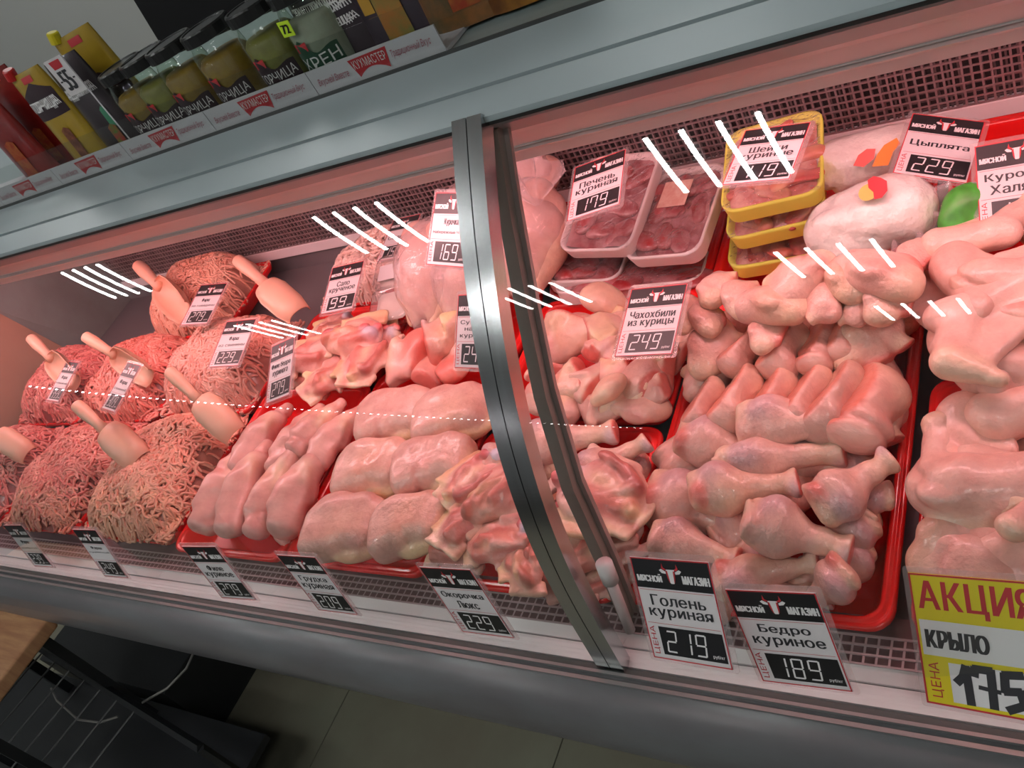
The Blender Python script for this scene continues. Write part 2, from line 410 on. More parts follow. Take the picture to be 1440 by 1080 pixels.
cpart('lamp_housing', MB().extr([(.640, 1.329), (.655, 1.3175), (.661, 1.3175), (.69, 1.2855), (.7, 1.2855), (.7, 1.36), (.64, 1.36)], XL, XR), M_WHITE)  # whiter paint stands for the stronger light on the lower housing
cpart('canopy_shadow_gap', MB().box((XL, .6035, 1.3555), (XR, .61, 1.3605)), M_SEAM)
cpart('housing_rib', MB().box((XL, .6865, 1.2868), (XR, .6915, 1.2882)), mat('rib_white', (.85, .8, .8), .3))
cpart('housing_lip', MB().extr([(.692, 1.280), (.697, 1.276), (.700, 1.2765), (.704, 1.270), (.7075, 1.270), (.716, 1.256), (.722, 1.256), (.722, 1.36), (.70, 1.36), (.70, 1.284)], XL, XR), M_WHITE)
cpart('lamp_reflector', MB().extr([(.722, 1.285), (.73, 1.292), (.75, 1.292), (.78, 1.315), (.84, 1.315), (1.2, 1.33), (1.2, 1.36), (.722, 1.36)], XL, XR), M_WHITE)
for x0, x1 in ((-2.5, -1.5), (-1.45, -.5), (-.45, .5)):
    cpart('lamp_tube', MB().tube([(x0, .752, 1.2585), (x1, .752, 1.2585)], .010, 10), M_CASELAMP, True)

# ------------------------------------------------------------------ red trays
def rrect(x0, x1, y0, y1, r, n=5):
    pts = []
    for cx_, cy_, a0 in ((x1 - r, y1 - r, 0), (x0 + r, y1 - r, 90), (x0 + r, y0 + r, 180), (x1 - r, y0 + r, 270)):
        for k in range(n + 1):
            a = math.radians(a0 + 90 * k / n); pts.append((cx_ + r * math.cos(a), cy_ + r * math.sin(a)))
    return pts
def rings(levels):
    """levels: list of (outline, z); closes the last one with a cap"""
    V = []; Fc = []; n = len(levels[0][0])
    for pts, z in levels: V += [(x, y, z) for x, y in pts]
    for i in range(len(levels) - 1):
        for k in range(n): Fc.append((i*n + k, i*n + (k+1) % n, (i+1)*n + (k+1) % n, (i+1)*n + k))
    Fc.append(tuple(range((len(levels)-1)*n, len(levels)*n)))
    return V, Fc
TILT = math.atan(.08)
def tray(x0, x1, y0, y1, label, dz=0., depth=.046, rz=0.):
    W, D = x1 - x0, (y1 - y0) / math.cos(TILT)
    lv = [(.004, -.014, .022), (.0, -.004, .024), (.0015, -.0005, .024), (.004, .0, .024), (.0062, -.002, .022), (.0072, -.002, .022), (.009, .0005, .022), (.012, 0, .021), (.0145, -.003, .02), (.017, -.012, .02), (.024, -depth + .008, .018), (.032, -depth, .014)]
    L = [(rrect(-W/2 + i, W/2 - i, -D/2 + i, D/2 - i, r), z) for i, z, r in lv]
    V, Fc = rings(L)
    e = link('meat_tray', mesh('meat_tray', V, Fc, True), M_RED)
    yc = (y0 + y1) / 2
    e.matrix_world = Matrix.Translation(((x0 + x1) / 2, yc, rim(yc) + dz)) @ Matrix.Rotation(rz, 4, 'Z') @ Matrix.Rotation(TILT, 4, 'X')
    tag(e, label, 'tray', 'red plastic trays in the case'); return e
tray(-.164, .12, .42, .72, 'red tray of chicken wings at the front right end')
tray(-.164, .12, .725, .94, 'red tray under the uppermost chicken wings on the right')
tray(-.164, .12, .945, 1.17, 'empty looking red tray behind the green package at the right end')
tray(-.462, -.176, .418, .84, 'long red tray full of drumsticks with thighs')
tray(-.462, -.176, .85, 1.17, 'red tray under the yellow neck packs and bagged chickens', dz=.004)
tray(-.748, -.466, .415, .662, 'red tray of leg quarters below the curved steel post')
tray(-.748, -.466, .668, .915, 'red tray of cut chicken pieces behind the curved steel post')
tray(-.748, -.466, .925, 1.17, 'red tray holding the white foam liver packs')
tray(-1.035, -.755, .42, .79, 'red tray of six big chicken breasts')
tray(-1.318, -1.040, .42, .765, 'red tray of long skinless breast fillets')
tray(-1.035, -.757, .797, .955, 'red tray of soup pieces behind the chicken breasts')
tray(-1.035, -.757, .963, 1.17, 'red tray under the whole bagged chickens')
tray(-1.318, -1.040, .772, .965, 'red tray of skinless thigh fillet behind the breast fillets')
tray(-1.318, -1.040, .972, 1.17, 'dark sided red tray of ground pork fat with white tubs')
tray(-1.627, -1.330, .43, .70, 'red tray of pale ground meat at the front row')
tray(-1.945, -1.640, .43, .69, 'red tray of dark ground meat at the front row')
tray(-2.25, -1.955, .44, .69, 'red tray of ground meat cut by the left frame edge')
tray(-1.627, -1.335, .712, .93, 'red tray of pale ground meat priced 229')
tray(-1.93, -1.640, .70, .93, 'red tray of red ground meat in the middle row')
tray(-2.24, -1.945, .70, .93, 'red tray of dark ground meat at the far left end')
tray(-1.90, -1.60, .94, 1.17, 'red tray of ground meat priced 279 against the back wall')

# ------------------------------------------------------------------ organic shapes (distance fields meshed by surface nets)
SKIN = np.array([.78, .465, .39]); SKIN2 = np.array([.84, .58, .43]); MEATC = np.array([.54, .14, .115]); PALE = np.array([.74, .40, .34])
FAT = np.array([.86, .60, .36]); BONE = np.array([.66, .50, .52]); PURP = np.array([.60, .38, .39]); DEEP = np.array([.42, .06, .06])
def surfnet(Fv, o, h):
    nx, ny, nz = Fv.shape; neg = Fv < 0
    c = [neg[i:nx-1+i, j:ny-1+j, k:nz-1+k] for i in (0, 1) for j in (0, 1) for k in (0, 1)]
    cnt = sum(x.astype(int) for x in c); m = (cnt > 0) & (cnt < 8)
    idx = -np.ones(m.shape, int); ii = np.argwhere(m); idx[m] = np.arange(len(ii))
    acc = np.zeros((len(ii), 3)); num = np.zeros(len(ii))
    for ax in range(3):
        for a in (0, 1):
            for b in (0, 1):
                o0 = [0, 0, 0]; oth = [q for q in range(3) if q != ax]; o0[oth[0]] = a; o0[oth[1]] = b; o1 = list(o0); o1[ax] = 1
                f0 = Fv[ii[:, 0]+o0[0], ii[:, 1]+o0[1], ii[:, 2]+o0[2]]; f1 = Fv[ii[:, 0]+o1[0], ii[:, 1]+o1[1], ii[:, 2]+o1[2]]
                s = (f0 < 0) != (f1 < 0); t = np.where(s, f0 / np.where(s, f0 - f1, 1), 0)
                p = np.array(o0, float)[None] + 0 * acc; p[:, ax] += t; acc += p * s[:, None]; num += s
    V = (ii + acc / num[:, None]) * h + o
    Q = []
    for ax in range(3):
        sl0 = [slice(None)] * 3; sl1 = [slice(None)] * 3; sl0[ax] = slice(0, -1); sl1[ax] = slice(1, None)
        ch = neg[tuple(sl0)] != neg[tuple(sl1)]
        e = np.argwhere(ch); o1, o2 = (ax + 1) % 3, (ax + 2) % 3
        ok = (e[:, o1] > 0) & (e[:, o2] > 0) & (e[:, o1] < Fv.shape[o1] - 1) & (e[:, o2] < Fv.shape[o2] - 1); e = e[ok]
        q = []
        for d1, d2 in ((-1, -1), (0, -1), (0, 0), (-1, 0)):
            t = e.copy(); t[:, o1] += d1; t[:, o2] += d2; q.append(idx[t[:, 0], t[:, 1], t[:, 2]])
        q = np.stack(q, 1); fl_ = neg[e[:, 0], e[:, 1], e[:, 2]]
        q[~fl_] = q[~fl_][:, ::-1]; Q.append(q)
    return V, np.concatenate(Q)
def noise3(p, freq, rng, octaves=3):
    v = 0; a = 1.
    for o in range(octaves):
        for k in range(4):
            d = rng.normal(size=3); d *= freq / np.linalg.norm(d); v = v + a * np.sin(p @ d + rng.uniform(0, 6.3)); 
        freq *= 1.9; a *= .55
    return v / 4
def shape(name, prims, k=.008, h=.0032, warp=.004, wf=28, rough=.0011, rf=130, seed=0, crease=.0024, cf=32, streak=0.):
    """prims: ('c', p0, p1, r0, r1, colour) rounded cone | ('e', centre, radii, euler, colour) ellipsoid"""
    rng = np.random.default_rng(seed)
    lo = np.full(3, 9.); hi = np.full(3, -9.)
    for q in prims:
        if q[0] == 'c':
            for p, r in ((q[1], q[3]), (q[2], q[4])): lo = np.minimum(lo, np.array(p) - r); hi = np.maximum(hi, np.array(p) + r)
        elif q[0] == 'b': r = max(q[2]) * 1.5; lo = np.minimum(lo, np.array(q[1]) - r); hi = np.maximum(hi, np.array(q[1]) + r)
        elif q[0] == 'e':
            r = max(q[2]); lo = np.minimum(lo, np.array(q[1]) - r); hi = np.maximum(hi, np.array(q[1]) + r)
    lo -= warp * 2 + .006; hi += warp * 2 + .006
    n = np.ceil((hi - lo) / h).astype(int) + 1
    g = np.stack(np.meshgrid(*[lo[i] + h * np.arange(n[i]) for i in range(3)], indexing='ij'), -1).reshape(-1, 3)
    def field(g, want=False):
        p = g + warp * np.stack([noise3(g, wf, np.random.default_rng(seed * 7 + i), 1) for i in range(3)], -1)
        ds = []
        for q in prims:
            if q[0] == 'c':
                a, b = np.array(q[1], float), np.array(q[2], float); ab = b - a
                t = np.clip(((p - a) @ ab) / (ab @ ab), 0, 1); ds.append(np.linalg.norm(p - a - t[:, None] * ab, axis=1) - (q[3] + (q[4] - q[3]) * t))
            elif q[0] == 'p': continue
            elif q[0] == 'b':
                u = (p - np.array(q[1])) @ euler_m(*q[3]); r = np.array(q[2]) - q[4]; d_ = np.abs(u) - r
                ds.append(np.linalg.norm(np.maximum(d_, 0), axis=1) + np.minimum(d_.max(1), 0) - q[4])
            else:
                u = (p - np.array(q[1])) @ euler_m(*q[3]); r = np.array(q[2]); k0 = np.linalg.norm(u / r, axis=1) + 1e-9; k1 = np.linalg.norm(u / r**2, axis=1) + 1e-9
                ds.append(k0 * (k0 - 1) / k1)
        D = np.stack(ds, 1)
        pl = [((p - np.array(q[1])) @ (np.array(q[2]) / np.linalg.norm(q[2])), q[3]) for q in prims if q[0] == 'p']
        if want: return D, pl
        m = D.min(1); s = m - k * np.log(np.exp(-(D - m[:, None]) / k).sum(1))
        for d_, c_ in pl: s = np.maximum(s, d_) + .0012 * np.exp(-np.abs(s - d_) / .0012)
        cr = noise3(g, cf, np.random.default_rng(seed + 55), 2); cm = np.clip(noise3(g, 30, np.random.default_rng(seed + 56), 1) * 2, 0, 1)
        return s + rough * noise3(g, rf, np.random.default_rng(seed + 99), 2) + crease * cm * np.exp(-(cr / .10) ** 2)
    V, Q = surfnet(field(g).reshape(n), lo, h)
    D, PLN = field(V, True); m = D.min(1, keepdims=True); W = np.exp(-(D - m) / .003); W /= W.sum(1, keepdims=True)
    cols = np.array([q[-1] for q in prims if q[0] != 'p']); C = W @ cols
    for d_, c_ in PLN:
        a_ = np.clip((d_ + .0022) / .0015, 0, 1)[:, None]; C = C * (1 - a_) + np.array(c_) * a_
    pt = np.clip(noise3(V, 48, np.random.default_rng(seed + 8), 2) * 1.6 - .55, 0, 1)[:, None] * .45; C = C * (1 - pt) + C * np.array([.92, .66, .66]) * pt
    pt = np.clip(noise3(V, 34, np.random.default_rng(seed + 9), 2) * 1.6 - .5, 0, 1)[:, None] * .5; C = C * (1 - pt) + C * np.array([1.04, 1.06, .82]) * pt
    cr = noise3(V, cf, np.random.default_rng(seed + 55), 2); cm = np.clip(noise3(V, 30, np.random.default_rng(seed + 56), 1) * 2, 0, 1)
    C = C * (1 - .16 * (cm * np.exp(-(cr / .10) ** 2))[:, None] * np.array([.4, 1, 1]))  # colour darkened along the creases, as painted shade
    if streak: C = np.clip(C * (1 + streak * noise3(V * np.array([.45, 1, 1]), 190, np.random.default_rng(seed + 3), 2)[:, None] * np.array([.6, 1.3, 1.2])), 0, 1)
    tint = noise3(V, 55, np.random.default_rng(seed + 5), 2)[:, None] * .07
    C = np.clip(C * (1 + tint * np.array([.6, 1.2, 1.2])), 0, 1)
    return mesh(name, V, Q, True, C)
def j(rng, s): return rng.normal(size=3) * s

def drumstick_me(seed):
    r = np.random.default_rng(seed)
    pr = [('e', (.022, 0, 0), (.036, .029, .026), (0, 0, 0), SKIN), ('c', (.028, 0, 0), (.082, .002, 0), .023, .0105, SKIN), ('c', (.08, .002, 0), (.118, .003, 0), .0098, .0105, SKIN2),
          ('e', (.120, .007, 0), (.010, .009, .010), (0, 0, 0), SKIN2), ('e', (.120, -.005, 0), (.010, .009, .010), (0, 0, 0), BONE * 1.1), ('p', (.1245, 0, 0), (1, .15, .1), MEATC * 1.5),
          ('e', (.012, .012, .01), (.02, .016, .018), (0, 0, 0), PURP), ('e', (-.014, .006, .002), (.010, .016, .015), (0, 0, .2), SKIN2), ('b', (-.014, -.004, .004), (.012, .022, .003), (0, .9, .3), .002, SKIN2),
          ('e', (-.008, -.012, .012), (.012, .012, .012), (0, 0, 0), MEATC * 1.25 if seed % 2 else SKIN)]
    return shape('drumstick', pr, k=.005, seed=seed, warp=.003, h=.0028)
def thigh_me(seed):
    pr = [('e', (0, 0, 0), (.045, .034, .026), (0, 0, .2), SKIN), ('e', (.024, .016, -.002), (.030, .024, .024), (0, .2, .6), SKIN), ('e', (-.03, -.012, -.004), (.022, .026, .02), (0, 0, .4), SKIN2),
          ('e', (.012, -.034, -.004), (.030, .012, .014), (0, 0, .1), MEATC * 1.3), ('c', (.034, -.012, 0), (.054, -.026, -.004), .013, .009, SKIN2), ('e', (.059, -.030, -.004), (.007, .007, .007), (0, 0, 0), DEEP * 1.5),
          ('e', (-.01, .01, .018), (.024, .02, .012), (0, 0, 0), SKIN), ('p', (.02, -.032, -.004), (.5, -1, -.25), MEATC * 1.35)]
    return shape('chicken_thigh', pr, k=.0035, seed=seed + 20, warp=.0065, wf=42, h=.0027)
def stand_thigh_me(seed):
    pr = [('e', (0, 0, 0), (.050, .016, .034), (0, 0, 0), SKIN), ('e', (-.026, .002, -.002), (.028, .018, .028), (0, 0, 0), SKIN2), ('e', (.032, .006, .0), (.022, .016, .028), (0, 0, 0), SKIN),
          ('e', (.012, -.010, .012), (.030, .010, .020), (0, 0, 0), MEATC * 1.5), ('e', (.030, -.012, .020), (.010, .008, .009), (0, 0, 0), DEEP * 1.8), ('p', (.006, -.0125, 0), (0, -1, .45), (.68, .24, .18))]
    return shape('chicken_thigh', pr, k=.003, seed=seed + 40, warp=.006, wf=42, h=.0026, streak=.08)
def breast_me(seed):
    pr = [('b', (0, .004, 0), (.054, .040, .026), (0, 0, .05), .022, SKIN), ('b', (-.022, -.010, 0), (.038, .040, .027), (0, 0, .25), .022, SKIN), ('b', (.034, .002, -.002), (.030, .036, .023), (0, 0, -.2), .018, SKIN),
          ('e', (.060, -.004, -.008), (.010, .032, .012), (0, 0, .1), FAT), ('e', (.03, -.040, -.008), (.030, .010, .012), (0, 0, .2), FAT), ('e', (-.02, .02, .014), (.03, .022, .016), (0, 0, .3), SKIN)]
    return shape('chicken_breast', pr, k=.003, seed=seed + 60, warp=.0055, wf=36, h=.003)
PINK = np.array([.80, .43, .375])
def fillet_me(seed):
    r = np.random.default_rng(seed + 3)
    pr = [('c', (0, 0, 0), (.07, .004, .002), .0185, .0205, PINK), ('c', (.06, .003, 0), (.115, .0, 0), .0195, .013, PINK * 1.03), ('c', (.11, 0, 0), (.145, -.004, 0), .013, .0085, PINK * .98),
          ('c', (.03, .012, .008), (.10, .012, .006), .011, .009, PINK * 1.06), ('e', (.09, -.008, .012), (.02, .006, .005), (0, 0, .2), SKIN2)]
    return shape('chicken_fillet', pr, k=.0035, seed=seed + 80, warp=.0055, wf=36, h=.0026, streak=.08)
def chunk_me(seed, kind='chop'):
    r = np.random.default_rng(seed + 11); pr = []
    base = SKIN if kind == 'chop' else PALE
    pr.append(('e', (0, 0, 0), (.030, .020, .013), (0, 0, .2), base)); pr.append(('e', tuple(r.normal(size=3) * (.010, .012, .004)), (.024, .017, .012), tuple(r.uniform(-.6, .6, 3)), SKIN2 if kind == 'chop' else MEATC * 1.4))
    pr.append(('b', tuple(r.normal(size=3) * (.012, .010, .002)), (.024, .015, .007), tuple(r.uniform(-.5, .5, 3)), .004, SKIN)); pr.append(('b', tuple(r.normal(size=3) * (.012, .012, .002) + (0, 0, .006)), (.018, .012, .005), tuple(r.uniform(-.7, .7, 3)), .003, PALE if r.random() < .5 else FAT))
    pr.append(('c', tuple(r.normal(size=3) * (.02, .012, .004)), tuple(r.normal(size=3) * (.02, .012, .004) + (0, 0, .006)), .007, .005, SKIN2)); pr.append(('e', tuple(r.normal(size=3) * (.018, .012, .003) + (0, 0, .009)), (.007, .006, .005), (0, 0, 0), BONE if r.random() < .6 else DEEP * 1.6))
    th = r.uniform(0, 6.3)
    pr.append(('p', (.022 * math.cos(th), .022 * math.sin(th) * .7, 0), (math.cos(th), math.sin(th), r.uniform(.1, .6)), MEATC * 1.3)); th += r.uniform(1.8, 3.2)
    pr.append(('p', (.024 * math.cos(th), .024 * math.sin(th) * .7, 0), (math.cos(th), math.sin(th), r.uniform(.0, .4)), PALE * 1.02))
    return shape('chicken_chunk', pr, k=.0016, seed=seed + 120, warp=.007, wf=55, h=.0022, rough=.0013, streak=.14)
def flay_old(seed):
    """leg quarter lying meat side up, ragged, with a joint end and fat rim"""
    r = np.random.default_rng(seed + 31)
    pr = [('e', (0, 0, 0), (.048, .032, .014), (0, 0, 0), PALE), ('e', (0, -.004, .010), (.034, .018, .010), (0, 0, .5), MEATC * 1.35), ('c', (-.03, .012, .012), (.028, -.008, .014), .0075, .006, PALE * 1.05),
          ('c', (-.035, -.018, .012), (.02, -.024, .010), .008, .007, PALE * .95), ('e', (.036, -.006, .014), (.012, .010, .009), (0, 0, 0), BONE), ('e', (.028, .002, .016), (.012, .007, .006), (0, 0, .6), DEEP * 1.3),
          ('e', (0, .034, -.002), (.040, .009, .008), (0, 0, .1), FAT), ('e', (-.045, 0, -.004), (.012, .026, .007), (0, 0, 0), SKIN2), ('e', (.03, .022, .006), (.020, .010, .009), (0, .2, .7), MEATC * 1.2),
          ('e', (-.02, .014, .012), (.015, .008, .008), (0, 0, 1.), MEATC)]
    return shape('leg_quarter', pr, k=.0025, seed=seed + 160, warp=.007, wf=55, h=.0026, rough=.0013)
def flay_me(seed):
    """leg quarter lying meat side up: ragged muscle strips, a joint end, fat along the rim"""
    r = np.random.default_rng(seed + 31)
    pr = [('e', (0, 0, 0), (.048, .034, .013), (0, 0, 0), PALE)]
    cs = [MEATC * 1.1, PALE, MEATC * .9, PALE * .95, FAT, MEATC * 1.3, SKIN, MEATC * 1.2]; bn = np.array([.62, .55, .66])
    for i in range(9):
        a = r.uniform(-.6, .6); c = np.array([r.uniform(-.025, .025), r.uniform(-.024, .024), r.uniform(.004, .012)]); L = r.uniform(.012, .028)
        d = np.array([math.cos(a), math.sin(a), r.uniform(-.15, .15)]) * L
        pr.append(('c', tuple(c - d), tuple(c + d), r.uniform(.004, .0085), r.uniform(.003, .006), cs[i % 8]))
    pr += [('e', (.036, -.006, .013), (.011, .010, .009), (0, 0, 0), bn), ('e', (.026, .004, .016), (.009, .006, .006), (0, 0, .6), DEEP * 1.5), ('e', (.046, .006, .012), (.007, .006, .006), (0, 0, 0), DEEP * 1.8),
          ('b', (0, .036, -.003), (.040, .010, .004), (0, .1, .1), .003, FAT), ('b', (-.046, 0, -.004), (.012, .028, .004), (.1, 0, 0), .003, SKIN2), ('b', (.02, -.034, -.003), (.034, .009, .004), (0, -.1, -.15), .003, SKIN)]
    return shape('leg_quarter', pr, k=.0016, seed=seed + 160, warp=.0065, wf=75, h=.0023, rough=.0018, rf=170, streak=.28)
def wing_me(seed):
    pr = [('c', (0, 0, 0), (.046, .004, 0), .023, .0165, SKIN), ('b', (.070, .030, .001), (.030, .013, .010), (0, .1, .95), .008, SKIN), ('c', (.086, .052, .002), (.066, .082, .000), .013, .007, SKIN2),
          ('b', (.046, .030, -.002), (.036, .026, .006), (.1, 0, .5), .005, SKIN), ('e', (.012, .020, -.002), (.026, .016, .010), (0, 0, .3), SKIN), ('e', (-.010, 0, 0), (.014, .016, .014), (0, 0, 0), SKIN2), ('e', (-.020, .002, 0), (.006, .008, .007), (0, 0, 0), MEATC * 1.6),
          ('e', (.060, .0, .002), (.018, .016, .015), (0, 0, 0), SKIN)]
    return shape('chicken_wing', pr, k=.003, seed=seed + 200, warp=.0065, wf=34, h=.0028, crease=.004, cf=40)
def carcass_me(seed):
    pr = [('e', (0, 0, 0), (.078, .058, .050), (0, 0, 0), SKIN), ('e', (.03, .022, .012), (.052, .032, .036), (0, 0, .2), SKIN), ('e', (.03, -.022, .012), (.052, .032, .036), (0, 0, -.2), SKIN),
          ('c', (-.03, .042, .0), (-.085, .026, .012), .028, .012, SKIN2), ('c', (-.03, -.042, .0), (-.085, -.026, .012), .028, .012, SKIN2), ('c', (.04, .05, 0), (.0, .062, .004), .014, .012, SKIN), ('c', (.04, -.05, 0), (.0, -.062, .004), .014, .012, SKIN)]
    return shape('whole_chicken', pr, k=.007, seed=seed + 240, warp=.004, wf=22, h=.005)

def lay(name, me, a, b, L, x0, roll=0., sw=1., sh=1., flip=1, mt=None, pitch_up=None):
    """lay a shape so its length axis (x0..x0+L) runs from a to b"""
    a = np.array(a); b = np.array(b); d = b - a; ln = np.linalg.norm(d); d = d / ln; s = ln / L
    up = np.array([0, -.08, 1.]); y = np.cross(up, d); y /= np.linalg.norm(y); z = np.cross(d, y)
    c, s_ = math.cos(roll), math.sin(roll); y, z = y * c + z * s_, z * c - y * s_
    M = np.stack([d * s, y * s * sw * flip, z * s * sh], 1)
    T = a - d * s * x0
    return link(name, me, mt or M_MEAT, None, frame(M, T))
def put(name, me, c, yaw=0, pitch=0, roll=0, s=1., sc3=(1, 1, 1), mt=None, label=None, cat=None, group=None):
    M = euler_m(roll + TILT * 0, pitch, yaw) * s
    o = link(name, me, mt or M_MEAT, None, frame(M, c, sc3))
    tag(o, label, cat, group); return o

DR = [drumstick_me(i) for i in range(4)]; TH = [thigh_me(i) for i in range(4)]; ST = [stand_thigh_me(i) for i in range(3)]
BR = [breast_me(i) for i in range(3)]; FI = [fillet_me(i) for i in range(4)]; CH = [chunk_me(i) for i in range(5)]; SO = [chunk_me(i + 9, 'soup') for i in range(3)]
FL = [flay_me(i) for i in range(4)]; WI = [wing_me(i) for i in range(3)]

def drum(i, x0, y0, x1, y1, h0, h1, label, sw=1., roll=0., flip=1, group='drumsticks in the long tray'):
    o = lay('drumstick', DR[i % 4], P(x0, y0, h0), P(x1, y1, h1), .132, -.006, roll, sw * 1.16, sw * 1.12, flip); tag(o, label, 'drumstick', group)
G = 'buried drumsticks'
drum(0, 1062, 592, 1203, 607, .055, .050, 'topmost drumstick with torn orange skin at its thick end, below the standing thighs', 1.05, .5)
drum(1, 975, 618, 1085, 652, .038, .03, 'drumstick at the left rim just under the standing thighs', 1.15)
drum(2, 1030, 652, 1192, 640, .045, .03, 'drumstick lying level under the topmost one, skin split at the right end', .9, 1)
drum(3, 990, 692, 1128, 678, .048, .04, 'plump drumstick pointing right in the middle left of the tray', 1.1)
drum(1, 1160, 712, 1252, 640, .048, .045, 'drumstick leaning up to the right rim with raw meat at its thick end', 1.25, .4, -1)
drum(2, 1066, 734, 1200, 778, .052, .03, 'large pale drumstick pointing down right in the middle of the tray', 1.25)
drum(0, 935, 757, 1040, 790, .028, .02, 'bluish drumstick at the front left rim', 1.1)
drum(3, 1022, 816, 1156, 788, .022, .02, 'slim drumstick just above the black and white tag priced 189', .95, 0, -1)
drum(1, 1190, 808, 1125, 855, .026, .0, 'thick drumstick end in the front right corner of its tray', 1.5)
drum(2, 1215, 735, 1130, 800, .01, .0, 'drumstick half hidden right of the large pale one', 1.4)
drum(0, 1245, 700, 1160, 700, .012, .012, 'drumstick peeping out at the right rim under the leaning one', 1.1)
drum(3, 1090, 770, 980, 800, .0, -.005, 'bluish drumstick hidden under the large pale one', 1.2)
drum(1, 935, 700, 1060, 760, .012, .0, 'drumstick at the left rim with folded skin end', 1.2)
drum(2, 1110, 640, 1200, 665, .02, .01, 'drumstick buried under the level one', 1.2)
for i, (x, y, x2, y2) in enumerate([(940, 800, 1060, 850), (1060, 850, 1170, 838), (1185, 780, 1090, 830), (1215, 650, 1120, 690), (960, 640, 1010, 720), (930, 740, 1010, 690), (1020, 760, 1130, 720), (1212, 722, 1140, 780), (1205, 775, 1150, 845), (980, 850, 1080, 800), (1080, 690, 1200, 690)]):
    drum(i, x, y, x2, y2, -.002, -.002, 'drumstick in the bottom layer of the long tray, mostly covered', 1.4, group=G)
def thigh(i, x, y, h, yaw, s, label, pitch=0., roll=0., me=None, sc3=(1, 1, 1), group='chicken thighs in the long tray'):
    put('chicken_thigh', (me or TH)[i % len(me or TH)], P(x, y, h), math.radians(yaw), pitch, roll, s, sc3, None, label, 'chicken thigh', group)
rw = ['leftmost standing thigh in the row, small and ragged', 'second thigh from the left in the standing row', 'third thigh from the left in the standing row, smooth skin', 'fourth thigh from the left in the standing row, red meat showing',
      'fifth thigh from the left in the standing row, orange skin', 'rightmost standing thigh, the largest with pink meat on its left side']
for k, (x, y, s, yw) in enumerate([(985, 568, .85, 80), (1032, 560, 1.0, 76), (1078, 562, 1.02, 76), (1126, 560, 1.03, 74), (1170, 562, 1.08, 72), (1212, 566, 1.22, 72)]):
    thigh(k, x, y, .045, yw + 180, s * (.92 if k < 5 else .80), rw[k], -.05, -.30, ST, (1.05, 1.38 if k < 5 else 2.1, 1.05))
for k, (x, y, yw, lb) in enumerate([(1045, 487, 60, 'thigh peeping out under the top left cluster'), (1100, 490, 75, 'smooth thigh in the second row, right of the left one'), (1150, 480, 80, 'thigh in the second row just left of centre'),
                                (1178, 470, 85, 'thigh in the second row standing upright'), (1220, 480, 20, 'wide thigh in the second row at the right rim'), (1002, 490, 50, 'thigh in the second row at the left rim')]):
    thigh(k, x, y, .050, yw + (180 if k < 4 else 0), .82, lb, 0, -.3 if k < 4 else .3, ST if k < 4 else None, (1, 1.6 if k < 4 else 1, 1))
for k, (x, y, h, yw, s, lb, rl) in enumerate([(962, 440, .085, 70, .62, 'top row thigh farthest left, beside the tag priced 249', .2), (992, 448, .08, 100, .6, 'top row thigh at the left with an orange meat end', .3), (1008, 408, .095, 70, .62, 'upper left top row thigh with folded skin', -.2),
                                (1042, 418, .100, 95, .66, 'top row thigh third from the left, pale', 0), (1082, 430, .105, 140, .86, 'top row thigh in the middle, plump and smooth', .1), (1078, 470, .085, 60, .55, 'ragged brown meat end hanging under the middle thigh', 0),
                                (1128, 388, .118, 205, .80, 'raised top row thigh with a dark red tip pointing down', 0), (1152, 425, .105, 280, .55, 'dark red thigh tip just below the raised one', 0), (1186, 392, .112, 100, .74, 'top row thigh between the raised one and the largest one', .1),
                                (1238, 385, .120, 120, .95, 'largest top row thigh at the right with a red spot', .2), (1248, 425, .10, 60, .66, 'lower lobe of skin below the largest thigh, at the right rim', 0), (1288, 360, .10, 40, .5, 'small orange thigh behind the largest one', 0), (1205, 430, .095, 250, .5, 'small thigh end with a dark hollow below the largest one', 0)]):
    thigh(k, x, y, h, yw, s, lb, .15, rl)
for k, (x, y) in enumerate([(1000, 470), (1060, 470), (1120, 450), (1180, 450), (1225, 450), (1010, 520), (1130, 520), (1215, 520), (1080, 600), (1205, 600)]):
    thigh(k, x, y, .012, 40 * k, .95, 'thigh in the bottom layer of the long tray, covered by the rows above', group='buried thighs')
# leg quarters
def quarter(i, x, y, h, yaw, s, label, pitch=0, roll=0, sc3=(1, 1, 1)):
    put('leg_quarter', FL[i % 4], P(x, y, h), math.radians(yaw), pitch, roll, s, sc3, None, label, 'leg quarter', 'leg quarters in the tray behind the steel post')
quarter(0, 668, 672, .045, 60, 1.0, 'leg quarter at the left rim with a red joint end', .1)
quarter(1, 658, 725, .04, 75, 1.0, 'leg quarter lying meat side up at the left front', .1)
quarter(2, 705, 690, .048, 50, 1.15, 'leg quarter with a red spot just left of the steel post')
quarter(3, 712, 755, .035, 20, 1.0, 'leg quarter in the front middle of the tray, bone showing')
quarter(1, 645, 770, .02, 10, .85, 'leg quarter in the front left corner with a bluish bone end')
quarter(2, 742, 782, .028, 110, .92, 'leg quarter with wide yellow skin at the front, beside the steel post')
quarter(0, 845, 695, .048, 160, 1.25, 'large leg quarter meat side up right of the inner post')
quarter(3, 855, 760, .022, 30, 1.0, 'leg quarter under the large one, near the white rod')
quarter(2, 780, 745, .02, 70, 1.1, 'leg quarter mostly hidden behind the steel post')
quarter(1, 790, 800, .005, 10, 1.0, 'leg quarter at the front rim behind the steel post')
quarter(0, 850, 800, .0, 50, .9, 'leg quarter in the front right corner under the white rod')
GQ = 'drumstick ends of the leg quarters'
drum(0, 745, 628, 868, 607, .045, .035, 'long pink drumstick end at the back rim of the leg quarter tray', 1.0, group=GQ)
drum(1, 820, 668, 915, 622, .035, .03, 'drumstick end pointing to the upper right rim of the leg quarter tray', 1.0, group=GQ)
